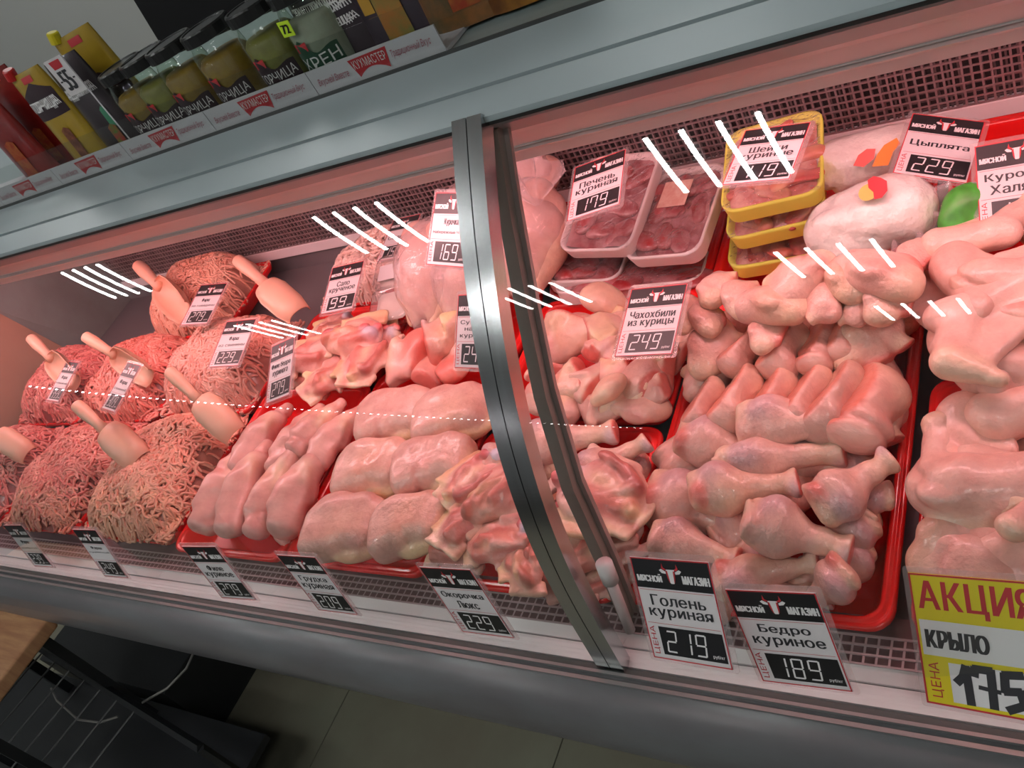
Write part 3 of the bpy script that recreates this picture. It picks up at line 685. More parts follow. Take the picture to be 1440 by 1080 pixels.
drum(2, 690, 655, 745, 615, .035, .035, 'smooth drumstick end left of the steel post', 1.5, group=GQ)
drum(3, 895, 650, 890, 710, .0, .0, 'drumstick end deep in the right corner of the leg quarter tray', 1.1, group=GQ)
drum(3, 760, 660, 830, 650, .02, .02, 'drumstick end crossing behind both posts', 1.3, group=GQ)
# cut pieces
rng = np.random.default_rng(3)
def chunks(lst, me, name, cat, group, lab, s0=1.0, h0=.02):
    for i, t in enumerate(lst):
        x, y, lb = t[:3]; s = t[3] if len(t) > 3 else 1.; hh = t[4] if len(t) > 4 else h0
        put(name, me[i % len(me)], P(x, y, hh), rng.uniform(0, 6.3), rng.uniform(-.2, .2), rng.uniform(-.3, .3), s0 * s * 1.12, (1, 1, 1), None, lb, cat, group)
chunks([(795, 480, 'broad flat cut piece in the back left of the tray, rosy with a red edge', 1.5, .035), (770, 520, 'cut piece touching the steel inner post on its right'), (848, 466, 'cut piece with smooth skin at the back rim', 1.4, .035), (885, 460, 'cut piece half behind the tag priced 249', 1.2),
        (850, 495, 'cut piece with a white cartilage end in the middle of the tray', 1.1, .035), (800, 540, 'cut piece with a bluish bone end', 1.1, .03), (838, 535, 'cut piece in the centre, bright orange skin', 1.2, .03), (865, 520, 'cut piece just under the lower edge of the tag priced 249', 1.2, .03),
        (905, 530, 'cut piece ending in a round joint near the right rim', 1.15, .03), (925, 545, 'cut piece at the right rim of its tray', 1.1), (880, 560, 'cut piece with red marrow at the front right', 1.15), (840, 575, 'cut piece lying at the front rim, centre', 1.2), (795, 572, 'cut piece at the front rim beside the inner post', 1.1),
        (900, 575, 'small cut piece in the front right corner', 1.0), (935, 510, 'cut piece in the shadow right of the tag priced 249', 1.2), (812, 462, 'cut piece at the back rim beside the steel post', 1.1), (755, 560, 'cut piece seen between both posts', 1.1), (860, 550, 'cut piece wedged between the centre and front ones', 1.0)],
       CH, 'chicken_chunk', 'chicken piece', 'cut chicken pieces in the tray behind the steel post', '')
chunks([(575, 505, 'pale soup piece at the left rim', 1.5, .03), (620, 480, 'long soup piece with a yellow skin edge', 1.6, .04), (600, 520, 'soup piece at the front rim', 1.2), (640, 510, 'soup piece under the tag cut by the steel post', 1.4), (665, 480, 'soup piece touching the steel post', 1.4)],
       SO, 'soup_piece', 'chicken piece', 'soup pieces behind the breasts', '')
for k, (x, y, h, yw, s, lb) in enumerate([(445, 495, .05, 30, 1.25, 'wide skinless thigh fillet at the left rim, dark red hollow'), (500, 475, .055, 10, 1.2, 'top skinless thigh fillet in the middle of its tray'), (470, 525, .035, 60, 1.1, 'skinless thigh fillet at the front rim with a red middle'),
                          (515, 505, .04, 100, 1.15, 'skinless thigh fillet toward the right rim'), (530, 480, .03, 20, .9, 'small skinless thigh fillet at the back right'), (440, 530, .02, 0, 1.0, 'skinless thigh fillet beside the tag priced 279'), (470, 460, .03, 45, .9, 'skinless thigh fillet at the back rim')]):
    put('thigh_fillet', FL[(k + 1) % 4], P(x, y, h), math.radians(yw), .1, .1, s, (1, 1, 1), None, lb, 'thigh fillet', 'skinless thigh fillets')
# breasts
def breast(i, x, y, h, yaw, s, label, sc3=(1, 1, 1)):
    put('chicken_breast', BR[i % 3], P(x, y, h), math.radians(yaw), 0, .10, s * 1.07, sc3, None, label, 'chicken breast', 'six big chicken breasts')
breast(0, 556, 584, .03, 8, 1.02, 'chicken breast at the back left of the six')
breast(1, 636, 580, .03, 12, .95, 'chicken breast at the back right of the six')
breast(2, 523, 660, .034, 4, 1.0, 'chicken breast in the middle row, left')
breast(0, 607, 652, .032, 14, .95, 'chicken breast in the middle row, right')
breast(1, 487, 737, .034, 6, 1.0, 'chicken breast at the front left of the six, the widest')
breast(2, 573, 738, .032, 12, .9, 'chicken breast at the front right of the six with an orange edge')
def filet(i, x0, y0, x1, y1, h0, h1, label, sw=1., roll=0):
    o = lay('chicken_fillet', FI[i % 4], P(x0, y0, h0), P(x1, y1, h1), .165, -.018, roll, sw * 1.3, sw * 1.15); o.data.materials[0] = M_FIL; tag(o, label, 'chicken fillet', 'long skinless breast fillets')
filet(0, 280, 750, 348, 625, .022, .03, 'front row fillet farthest left', 1.15)
filet(1, 322, 756, 372, 625, .03, .035, 'front row fillet second from the left', 1.0)
filet(2, 355, 758, 412, 628, .024, .042, 'front row fillet third from the left', .95)
filet(3, 394, 758, 455, 630, .024, .03, 'front row fillet farthest right', 1.2)
filet(1, 335, 670, 402, 572, .03, .02, 'fillet in the back row at the left rim', 1.1)
filet(0, 385, 668, 448, 572, .035, .025, 'fillet in the back row, second from the left', 1.15)
filet(2, 410, 640, 478, 565, .038, .03, 'fillet in the back row crossing its neighbours', 1.2)
filet(3, 440, 660, 510, 575, .03, .015, 'fillet in the back row at the right rim', 1.2)
filet(0, 392, 765, 440, 700, .0, .005, 'fillet tip in the front right corner under the others', 1.3)
filet(2, 300, 740, 400, 640, -.008, -.005, 'fillet in the bottom layer, left part', 1.6)
filet(1, 400, 700, 470, 600, -.008, -.005, 'fillet in the bottom layer, right part', 1.6)
# wings
def wing(i, x, y, h, yaw, s, label, pitch=0., roll=0., flip=1, sc3=(1, 1, 1)):
    put('chicken_wing', WI[i % 3], P(x, y, h), math.radians(yaw), pitch, roll, s, (sc3[0], sc3[1] * flip, sc3[2]), None, label, 'chicken wing', 'chicken wings in the right tray')
wing(0, 1325, 350, .095, 5, 1.0, 'chicken wing lying level at the back, under the green package', 0, 0, 1)
wing(1, 1352, 375, .095, -75, 1.15, 'broad chicken wing at the left rim near the top', 0, 0, 1)
wing(2, 1378, 398, .10, -10, 1.1, 'bent chicken wing beside the tag priced 19', 0, 0, 1)
wing(0, 1435, 400, .09, 215, 1.3, 'long chicken wing slanting down left in the upper part', 0, 0, 1)
wing(1, 1348, 480, .07, -60, 1.1, 'chicken wing with a small knob at the left rim', 0, 0, 1)
wing(2, 1385, 520, .07, -15, 1.25, 'chicken wing in the middle, folded at the elbow', 0, 0, 1)
wing(0, 1400, 590, .06, 15, 1.15, 'folded chicken wing with a slit at the right frame edge', 0, 0, 1)
wing(1, 1362, 590, .05, -100, 1.1, 'chicken wing under the folded one', 0, 0, 1)
wing(2, 1400, 470, .07, 100, 1.2, 'chicken wing buried between the long and middle ones')
big = shape('chicken_quarter', [('e', (0, 0, 0), (.058, .036, .030), (0, 0, 0), SKIN), ('e', (.05, .006, .0), (.045, .032, .028), (0, 0, .2), SKIN), ('c', (-.036, .014, 0), (-.028, .062, .006), .020, .012, SKIN), ('e', (-.031, .07, .006), (.014, .010, .011), (0, 0, 0), SKIN2), ('b', (.01, -.030, -.004), (.05, .012, .010), (0, 0, .1), .008, SKIN2), ('e', (-.02, -.01, .02), (.03, .022, .014), (0, 0, .5), SKIN)], seed=301, k=.004, warp=.006, crease=.004, wf=32)
put('chicken_quarter', big, P(1376, 690, .05), .06, 0, .1, 1.08, (1, 1, 1), None, 'largest pale wing piece with a knob pointing up at the left rim', 'chicken piece', 'large wing pieces in the right tray')
put('chicken_quarter', big, P(1440, 685, .045), 2.6, 0, .3, .9, (1, 1, 1), None, 'wing piece with a red spot at the right frame edge', 'chicken piece', 'large wing pieces in the right tray')
for k, (x, y, yw, s_, lb) in enumerate([(1350, 765, 20, .85, 'grey shaded plump piece under the largest one at the left rim'), (1412, 765, 70, .8, 'plump piece under the largest one, shaded'), (1362, 802, -20, .85, 'orange tinted plump piece above the yellow sale tag'), (1428, 800, 30, .85, 'pale plump piece above the right part of the sale tag')]):
    put('chicken_piece', TH[k], P(x, y, .03), math.radians(yw), 0, 0, s_ * 1.1, (1, 1, 1), None, lb, 'chicken piece', 'plump pieces at the front of the right tray')
for k, (x, y, yw) in enumerate([(1352, 760, 0), (1410, 830, 20), (1430, 760, 60), (1352, 640, 40), (1352, 430, 10), (1430, 660, 0)]):
    wing(k, x, y, .0 if y > 500 else .03, yw, 1.2, 'chicken wing in the bottom layer of the right tray, mostly covered')

# ------------------------------------------------------------------ minced meat
def mince(cx, cy, rx, ry, hh, c1, c2, label, seed, n=330, base=None, rz=0., tw=.0027, c3=None, ph=1.0):
    r = np.random.default_rng(seed)
    z0 = rim(cy) - .012
    pk = (r.uniform(-.15, .15), r.uniform(-.1, .2))
    def H(u, v):
        d = (np.abs(u) ** 3.4 + np.abs(v) ** 3.4) ** (1 / 3.4)
        return hh * np.clip(1 - d ** 2.8, 0, 1) ** .62 + .010 + .08 * v * ry + .006 * np.sin(u * 5 + seed) * np.cos(v * 6 + seed * 2)
    # body
    gn_ = 26; V = []; Fc = []; C = []
    for a in range(gn_):
        for b in range(gn_):
            u, v = -1 + 2 * a / (gn_ - 1), -1 + 2 * b / (gn_ - 1)
            V.append((u * rx, v * ry, float(H(u, v)) - .002)); C.append(np.array(c1) * .5)  # body colour darkened to paint shade into the gaps between strands
    for a in range(gn_ - 1):
        for b in range(gn_ - 1): i = a * gn_ + b; Fc.append((i, i + gn_, i + gn_ + 1, i + 1))
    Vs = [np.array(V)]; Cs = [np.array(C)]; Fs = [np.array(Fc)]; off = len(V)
    fph = r.uniform(0, 6, 6)
    for s in range(int(n * 2.1)):
        u, v = r.uniform(-.97, .97, 2); L = r.integers(10, 22); step = .0036
        th = (2.2 * math.sin(u * 2.3 + fph[0]) * math.cos(v * 2.1 + fph[1]) + 1.5 * math.sin(v * 3.1 + fph[2])) + r.normal() * .45 + ph
        cur = r.normal() * .22; pts = []; lift = r.uniform(-.001, .006); k1 = r.uniform(.8, 3)
        for q in range(L):
            x, y = u * rx, v * ry
            dd = max(abs(u), abs(v))
            if dd > 1.03: break
            pts.append((x, y, float(H(min(max(u, -1), 1), min(max(v, -1), 1))) + lift + .0012 * math.sin(q * k1)))
            th += cur + r.normal() * .12 + (.35 * math.sin(q * .5 + s) if s % 3 == 0 else 0)
            u += step * math.cos(th) / rx; v += step * math.sin(th) / ry
        if len(pts) < 5: continue
        m = MB().tube(pts, tw * r.uniform(.85, 1.15), 5)
        mixv = float(np.clip(.5 + .35 * math.sin(u * 4 + fph[3]) * math.cos(v * 3 + fph[4]) + r.normal() * .45, 0, 1))
        c = np.array(c1) * (1 - mixv) + np.array(c2) * mixv
        if c3 is not None and v < -.45 and r.random() < .7: c = np.array(c3) * r.uniform(.85, 1.1)
        Vs.append(np.array(m.V)); Cs.append(np.tile(c, (len(m.V), 1))); Fs.append([tuple(i + off for i in f) for f in m.F if len(f) == 4]); off += len(m.V)
    Fall = [tuple(f) for F_ in Fs for f in F_]
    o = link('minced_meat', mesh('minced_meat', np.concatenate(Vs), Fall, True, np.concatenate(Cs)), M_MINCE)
    o.matrix_world = Matrix.Translation((cx, cy, z0)) @ Matrix.Rotation(rz, 4, 'Z')
    tag(o, label, 'minced meat', 'heaps of minced meat', 'stuff')
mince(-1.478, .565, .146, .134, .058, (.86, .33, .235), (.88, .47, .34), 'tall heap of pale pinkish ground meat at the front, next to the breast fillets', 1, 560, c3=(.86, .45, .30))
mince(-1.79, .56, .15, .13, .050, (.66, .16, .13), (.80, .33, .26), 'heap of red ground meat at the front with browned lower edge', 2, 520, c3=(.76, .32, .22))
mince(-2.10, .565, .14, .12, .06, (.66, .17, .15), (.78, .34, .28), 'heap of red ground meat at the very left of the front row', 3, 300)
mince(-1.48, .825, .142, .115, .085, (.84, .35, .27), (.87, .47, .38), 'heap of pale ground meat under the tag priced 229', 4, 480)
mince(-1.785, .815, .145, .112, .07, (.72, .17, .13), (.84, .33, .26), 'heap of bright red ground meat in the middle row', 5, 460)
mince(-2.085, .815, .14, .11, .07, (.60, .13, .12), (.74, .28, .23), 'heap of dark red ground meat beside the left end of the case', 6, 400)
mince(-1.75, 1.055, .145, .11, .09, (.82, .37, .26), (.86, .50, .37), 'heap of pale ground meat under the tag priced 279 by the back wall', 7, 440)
mince(-1.18, 1.07, .13, .095, .055, (.86, .55, .46), (.90, .70, .62), 'pinkish white ground pork fat in the dark sided tray', 8, 300, tw=.003)

# ------------------------------------------------------------------ scoops
def scoop(px0, py0, h0, px1, py1, h1, label, roll=0., s=1., depthy=0):
    """handle end pixel, bowl tip pixel"""
    a, b = P(px0, py0, h0), P(px1, py1, h1)
    d = b - a; ln = np.linalg.norm(d); d /= ln
    up = np.array([0, -.5, 1.]); y = np.cross(up, d); y /= np.linalg.norm(y); z = np.cross(d, y)
    c, s_ = math.cos(roll), math.sin(roll); y, z = y * c + z * s_, z * c - y * s_
    M = frame(np.stack([d, y, z], 1) * (ln / .20), a)
    e = empty('scoop', M); tag(e, label, 'scoop', 'peach plastic scoops stuck in the mince')
    MB().tube([(0, 0, 0), (.006, 0, 0), (.03, 0, 0), (.07, 0, 0), (.095, 0, 0)], [.006, .0125, .0135, .010, .011], 12).obj('handle', M_SCOOP, e, None, True)
    V = []; Fc = []; n = 11; st = [(.090, .014, .012), (.098, .026, .02), (.12, .031, .026), (.17, .030, .026), (.20, .024, .018)]
    for off in (0, .0022):
        for x, w_, dp in st:
            for k in range(n):
                a_ = math.pi * (k / (n - 1)); V.append((x, -(w_ - off) * math.cos(a_), -(dp - off) * math.sin(a_) ** .8 + .010))
    m = len(st) * n
    for i in range(len(st) - 1):
        for k in range(n - 1):
            q = i * n + k; Fc.append((q, q + n, q + n + 1, q + 1)); Fc.append((q + m, q + m + 1, q + m + n + 1, q + m + n))
        for k in (0, n - 1): q = i * n + k; Fc.append((q, q + m, q + m + n, q + n))
    for k in range(n - 1): q = (len(st) - 1) * n + k; Fc.append((q, q + m, q + m + 1, q + 1))
    V.append((.088, 0, .008)); c0 = len(V) - 1
    for k in range(n - 1): Fc.append((c0, k, k + 1))
    Fc.append((c0, n - 1, 0))
    link('bowl', mesh('bowl', V, Fc, True), M_SCOOP, e)
scoop(193, 372, .15, 262, 440, .075, 'scoop with a thin handle left of the tag priced 279', .3, depthy=0)
scoop(332, 364, .16, 420, 440, .075, 'scoop with its bowl turned over above the tag priced 229', 2.6)
scoop(42, 474, .16, 108, 540, .07, 'scoop nearest the left end of the case', .2)
scoop(118, 472, .16, 212, 530, .06, 'scoop with a wide open bowl behind the narrow tilted tag', .5)
scoop(106, 568, .15, 196, 648, .06, 'scoop bowl down between the two front row mince heaps', 2.9)
scoop(236, 520, .16, 330, 612, .06, 'large scoop bowl down on the pale front heap beside the breast fillets', 2.9)
scoop(-45, 585, .15, 40, 640, .05, 'scoop cut by the left frame edge', 2.9)

# ------------------------------------------------------------------ lettering
TXT = {}
def glyph(ch):
    if ch == 'н':                                   # this letter is built from its three strokes
        q = [(.08, 0, .165, .54), (.425, 0, .51, .54), (.165, .24, .425, .32)]; v = []; f = []
        for x0, y0, x1, y1 in q: n = len(v); v += [(x0, y0), (x1, y0), (x1, y1), (x0, y1)]; f.append((n, n+1, n+2, n+3))
        return np.array(v), f
    if ch in 'ьы':
        v = []; f = []
        def rc(x0, y0, x1, y1): n = len(v); v.extend([(x0, y0), (x1, y0), (x1, y1), (x0, y1)]); f.append((n, n+1, n+2, n+3))
        rc(.08, 0, .165, .54); rc(.165, 0, .33, .07); rc(.165, .255, .33, .325)
        for k in range(8):
            a0, a1 = -math.pi/2 + math.pi*k/8, -math.pi/2 + math.pi*(k+1)/8; n = len(v)
            v.extend([(.33 + .15*math.cos(a0), .1625 + .1625*math.sin(a0)), (.33 + .15*math.cos(a1), .1625 + .1625*math.sin(a1)), (.33 + .07*math.cos(a1), .1625 + .0925*math.sin(a1)), (.33 + .07*math.cos(a0), .1625 + .0925*math.sin(a0))]); f.append((n, n+1, n+2, n+3))
        if ch == 'ы': rc(.56, 0, .645, .54)
        return np.array(v), f
    cu = bpy.data.curves.new('lettering', 'FONT'); cu.body = ch; cu.size = 1; cu.align_x = 'LEFT'; cu.resolution_u = 3
    o = bpy.data.objects.new('lettering', cu); COL.objects.link(o)
    dg = bpy.context.evaluated_depsgraph_get(); me = bpy.data.meshes.new_from_object(o.evaluated_get(dg)); bpy.data.objects.remove(o)
    v = np.zeros(len(me.vertices) * 3); me.vertices.foreach_get('co', v); v = v.reshape(-1, 3)
    r = (v[:, :2].copy(), [tuple(p.vertices) for p in me.polygons]); bpy.data.meshes.remove(me); return r
def text_me(s, size=1., bold=.0, shear=0., sx=1.):
    V = []; Fc = []; x = 0.; n = 0
    for ch in s:
        if ch == ' ': x += .30; continue
        if ch not in TXT: TXT[ch] = glyph(ch)
        v, f = TXT[ch]; 
        V.append(v + [x, 0]); Fc += [tuple(i + n for i in q) for q in f]; n += len(v); x += v[:, 0].max() + .065
    V = np.concatenate(V); V[:, 0] += V[:, 1] * shear
    return V, Fc
def text(mb, s, x0, y0, x1, y1, bold=.02, z=0., shear=0., rot=0):
    """fit a line of text into the box; rot=1 runs it upwards"""
    if not s.strip(): return
    v, fc = text_me(s, 1, 0, shear); v = v - v.min(0); v = v / v.max(0)
    if rot: v = np.stack([1 - v[:, 1], v[:, 0]], 1)
    d = (y1 - y0) * bold * 2.2 * (0 if rot else 1)
    for k, q in enumerate((-d, 0, d) if d else (0,)):
        mb.add([(x0 + (x1 - x0) * a + q, y0 + (y1 - y0) * b, z + k * 2e-5) for a, b in v], fc)
SEG = {'0': 'abcdef', '1': 'bc', '2': 'abged', '3': 'abgcd', '4': 'fgbc', '5': 'afgcd', '6': 'afgedc', '7': 'abcf', '8': 'abcdefg', '9': 'abcdfg'}
def digits(mb, s, x0, y0, x1, y1, z):
    n = len(s); cw = (x1 - x0) / n
    for i, ch in enumerate(s):
        a = x0 + cw * i + cw * .1; b = a + cw * .72; t = cw * .11; h = (y1 - y0); my = (y0 + y1) / 2; sh = .12
        def S(pts): mb.poly([(x + (y - y0) * sh, y) for x, y in pts], z)
        g = t * .45
        for q in SEG[ch]:
            if q in 'agd':
                yy = {'a': y1 - t, 'g': my - t / 2, 'd': y0}[q]; S([(a + g, yy), (b - g, yy), (b - g - t * .3, yy + t), (a + g + t * .3, yy + t)])
            else:
                xx = a if q in 'ef' else b - t; u, v = (my + g, y1 - g) if q in 'fb' else (y0 + g, my - g); S([(xx, u), (xx + t, u), (xx + t, v), (xx, v)])
def cow(mbw, mbr, cx_, cy_, s, z):
    mbw.poly([(cx_ + x * s, cy_ + y * s) for x, y in [(-.30, .38), (.30, .38), (.26, .0), (.18, -.45), (.10, -.55), (-.10, -.55), (-.18, -.45), (-.26, .0)]], z)
    for q in (-1, 1):
        mbw.poly([(cx_ + q * x * s, cy_ + y * s) for x, y in [(.32, .22), (.62, .40), (.78, .30), (.62, .12), (.34, .08)][::q]], z)
        mbr.poly([(cx_ + q * x * s, cy_ + y * s) for x, y in [(.22, .36), (.44, .48), (.50, .78), (.58, .44), (.42, .30)][::q]], z)
        mbr.poly([(cx_ + q * x * s, cy_ + y * s) for x, y in [(.20, .30), (.31, .30), (.26, -.2), (.19, -.46), (.14, -.50), (.17, -.1)][::q]], z + .0002)
def pricetag(cs, lines, price, label, guess, W=.078, H=.098, wd=30., nrm=(0, -.6, .8), sub=None, price_x=None):
    M, T, err = pose_from_corners(cs, W, H, guess, wd, nrm)
    if err > 5: print('TAG', price, 'err %.1f' % err, T.round(3), 'n', M[:, 2].round(2))
    e = empty('price_tag', frame(M, T)); tag(e, label, 'price tag', 'black and white price tags')
    w_, h_ = W / 2, H / 2
    hb = MB().prism(rrect(-w_ - .005, w_ + .005, -h_ - .004, h_ + .005, .003), -.0022, -.0012).obj('holder', M_HOLD, e)
    MB().box((-w_, -h_, -.001), (w_, h_, 0)).obj('card', M_CARD, e)
    z = .0003
    br = MB(); t = .0011
    for a in ((-w_, -h_, w_, -h_ + t), (-w_, h_ - t, w_, h_), (-w_, -h_, -w_ + t, h_), (w_ - t, -h_, w_, h_)): br.poly([(a[0], a[1]), (a[2], a[1]), (a[2], a[3]), (a[0], a[3])], z)
    for yy in (h_ - .31 * H, -h_ + .36 * H):
        br.poly([(-w_ + .003, yy), (w_ - .003, yy), (w_ - .003, yy + .0004), (-w_ + .003, yy + .0004)], z)
    br.obj('border', M_PRED, e)
    MB().poly([(-w_ + t, h_ - .29 * H), (w_ - t, h_ - .29 * H), (w_ - t, h_ - t), (-w_ + t, h_ - t)], z).obj('header', M_BLACK, e)
    hd = [c for c in e.children if c.name.startswith('header')][0]
    hw, hr = MB(), MB(); z2 = .0006
    cow(hw, hr, 0, h_ - .15 * H, H * .145, z2)
    hw2 = MB(); text(hw2, 'МЯСНОЙ', -w_ * .90, h_ - .225 * H, -w_ * .27, h_ - .145 * H, .03, z2); text(hw2, 'МАГАЗИН', w_ * .27, h_ - .225 * H, w_ * .92, h_ - .145 * H, .03, z2)
    hw.obj('logo', M_PWHITE, hd); hr.obj('logo_horns', M_PRED, hd); hw2.obj('header_lettering', M_PWHITE, hd)
    nm = MB(); n = len(lines); y1 = h_ - .335 * H; y0 = -h_ + .395 * H; lh = (y1 - y0) / max(n, 2)
    tot = lh * n; top = (y0 + y1) / 2 + tot / 2
    mxl = max(len(s) for s in lines)
    for i, s in enumerate(lines):
        ww = W * .80 * min(1, (len(s) / max(mxl, 6)))
        if sub and i in sub: ww = W * .86; text(nm, s, -ww / 2, top - lh * (i + .75), ww / 2, top - lh * (i + .35), .01, z)
        else: text(nm, s, -ww / 2, top - lh * (i + .92), ww / 2, top - lh * (i + .12), .018, z)
    nm.obj('name_lettering', M_INK, e)
    pp_ = MB().poly([(-w_ * .68, -h_ + .05 * H), (w_ * .93, -h_ + .05 * H), (w_ * .93, -h_ + .33 * H), (-w_ * .68, -h_ + .33 * H)], z).obj('price_panel', M_BLACK, e)
    pl = MB(); text(pl, 'ЦЕНА', -w_ * .92, -h_ + .05 * H, -w_ * .76, -h_ + .33 * H, .01, z, 0, 1); pl.obj('price_word', M_PRED, e)
    dg = MB(); digits(dg, price, -w_ * .60, -h_ + .08 * H, w_ * .52, -h_ + .30 * H, z2); text(dg, 'руб/кг', w_ * .60, -h_ + .08 * H, w_ * .88, -h_ + .12 * H, .01, z2)
    dg.obj('digits', M_PWHITE, pp_)
    return e
FG = (0, -.95, .3)
pricetag([(2,735),(28,736),(79,802),(49,797)], ['Фарш', 'домашний'], '239', 'price tag on the front ledge farthest left, seen very edge on', at(40, 770, y=.385), sub=[1], nrm=FG, wd=60)
pricetag([(98.6,739.7),(133,744.4),(183,816),(148.6,812)], ['Фарш', 'куриный', ''], '249', 'price tag on the front ledge second from the left, below the pale mince', at(140, 778, y=.385), sub=[1, 2], nrm=FG, wd=60)
pricetag([(251.4,764.7),(301,767.5),(364.8,847.7),(313,841)], ['Филе', 'куриное'], '279', 'front ledge price tag below the breast fillets', at(305, 805, y=.385), nrm=FG, wd=60)
pricetag([(386,778),(442.6,783),(506,867),(449,857.5)], ['Грудка', 'куриная'], '209', 'front ledge price tag reading 209 below the six breasts', at(445, 822, y=.385), nrm=FG, wd=60)
pricetag([(583.6,794.7),(664,801.7),(722,898),(655,889)], ['Окорочка', 'Люкс'], '229', 'front ledge price tag below the leg quarters', at(655, 846, y=.385), nrm=FG, wd=60)
pricetag([(885,782),(996,791.4),(1031,942),(920.4,924.3)], ['Голень', 'куриная'], '219', 'front ledge price tag reading 219 right of the steel post', at(958, 862, y=.38), nrm=FG, wd=30)
pricetag([(1019,828.5),(1146.8,834.5),(1199,972.7),(1073.5,957.4)], ['Бедро', 'куриное'], '189', 'front ledge price tag reading 189 below the drumstick tray', at(1110, 900, y=.375), nrm=FG, wd=30)
pricetag([(284.7,401.7),(319,396),(292.5,456.4),(251.4,457.8)], ['Фарш', 'из говядины'], '279', 'upright price tag reading 279 on the pale mince by the back wall', P(286, 430, .09), sub=[1])
pricetag([(322,452),(358,448),(337.5,514),(290,517.5)], ['Фарш', 'из свинины'], '229', 'price tag reading 229 on the pale mince in the middle row', P(326, 484, .09), sub=[1])
pricetag([(180.6,507.8),(199.4,512),(159.7,581.4),(141.7,576)], ['Фарш', 'свиной'], '309', 'narrow looking tilted price tag between the open scoop and the red mince', P(170, 545, .08), W=.05, sub=[1])
pricetag([(96,508),(110,509),(83,566),(63,563)], ['Фарш', 'говяжий'], '359', 'small edge on price tag under the scoop nearest the left end', P(87, 540, .08), W=.045, sub=[1])
pricetag([(384,486.7),(414.4,470.8),(408,555),(372,571)], ['Филе бедра', 'куриного'], '279', 'price tag reading 279 beside the skinless thigh fillets', P(394, 521, .06), W=.06)
pricetag([(470.5,376.4),(510,366.7),(497.8,433.3),(448.3,443)], ['Сало', 'крученое'], '99', 'price tag reading 99 at the dark sided tray', P(482, 405, .09))
pricetag([(555,309.7),(590,301),(568,362),(529,366.7)], ['Смалец'], '159', 'price tag leaning behind the bagged chicken near the back mesh', P(560, 335, .10))
pricetag([(615.6,270.8),(668,268),(657,379),(597,372)], ['Курочка', 'Набережные Челны'], '169', 'price tag reading 169 cut by the top of the steel post', P(632, 323, .13), sub=[1])
pricetag([(645.6,414),(700,411),(696,520),(638.6,518)], ['Суповой', 'набор', 'куриный'], '249', 'price tag mostly hidden behind the steel post at mid height', P(670, 465, .09))
pricetag([(807,237.8),(882.8,207.8),(870,288),(798,311)], ['Печень', 'куриная'], '179', 'price tag reading 179 on the white liver pack', P(840, 261, .14))
pricetag([(889.7,406),(966,399.4),(946,497),(863,503)], ['Чахохбили', 'из курицы'], '249', 'price tag reading 249 at the cut chicken pieces', P(915, 452, .09))
pricetag([(1050,183.5),(1139,172),(1112,251.5),(1013,261)], ['Шейки', 'куриные'], '119', 'price tag reading 119 on the yellow neck pack', P(1078, 217, .16))
pricetag([(1283.5,160.8),(1385.6,170.5),(1359.6,259.6),(1256,241.8)], ['Цыплята'], '229', 'price tag reading 229 behind the white bagged chicken', P(1320, 208, .16))
pricetag([(1372,205),(1488,186),(1500,309),(1377.5,329)], ['Курочка', 'Халяль'], '199', 'price tag cut by the right frame edge above the wings', P(1430, 257, .16))
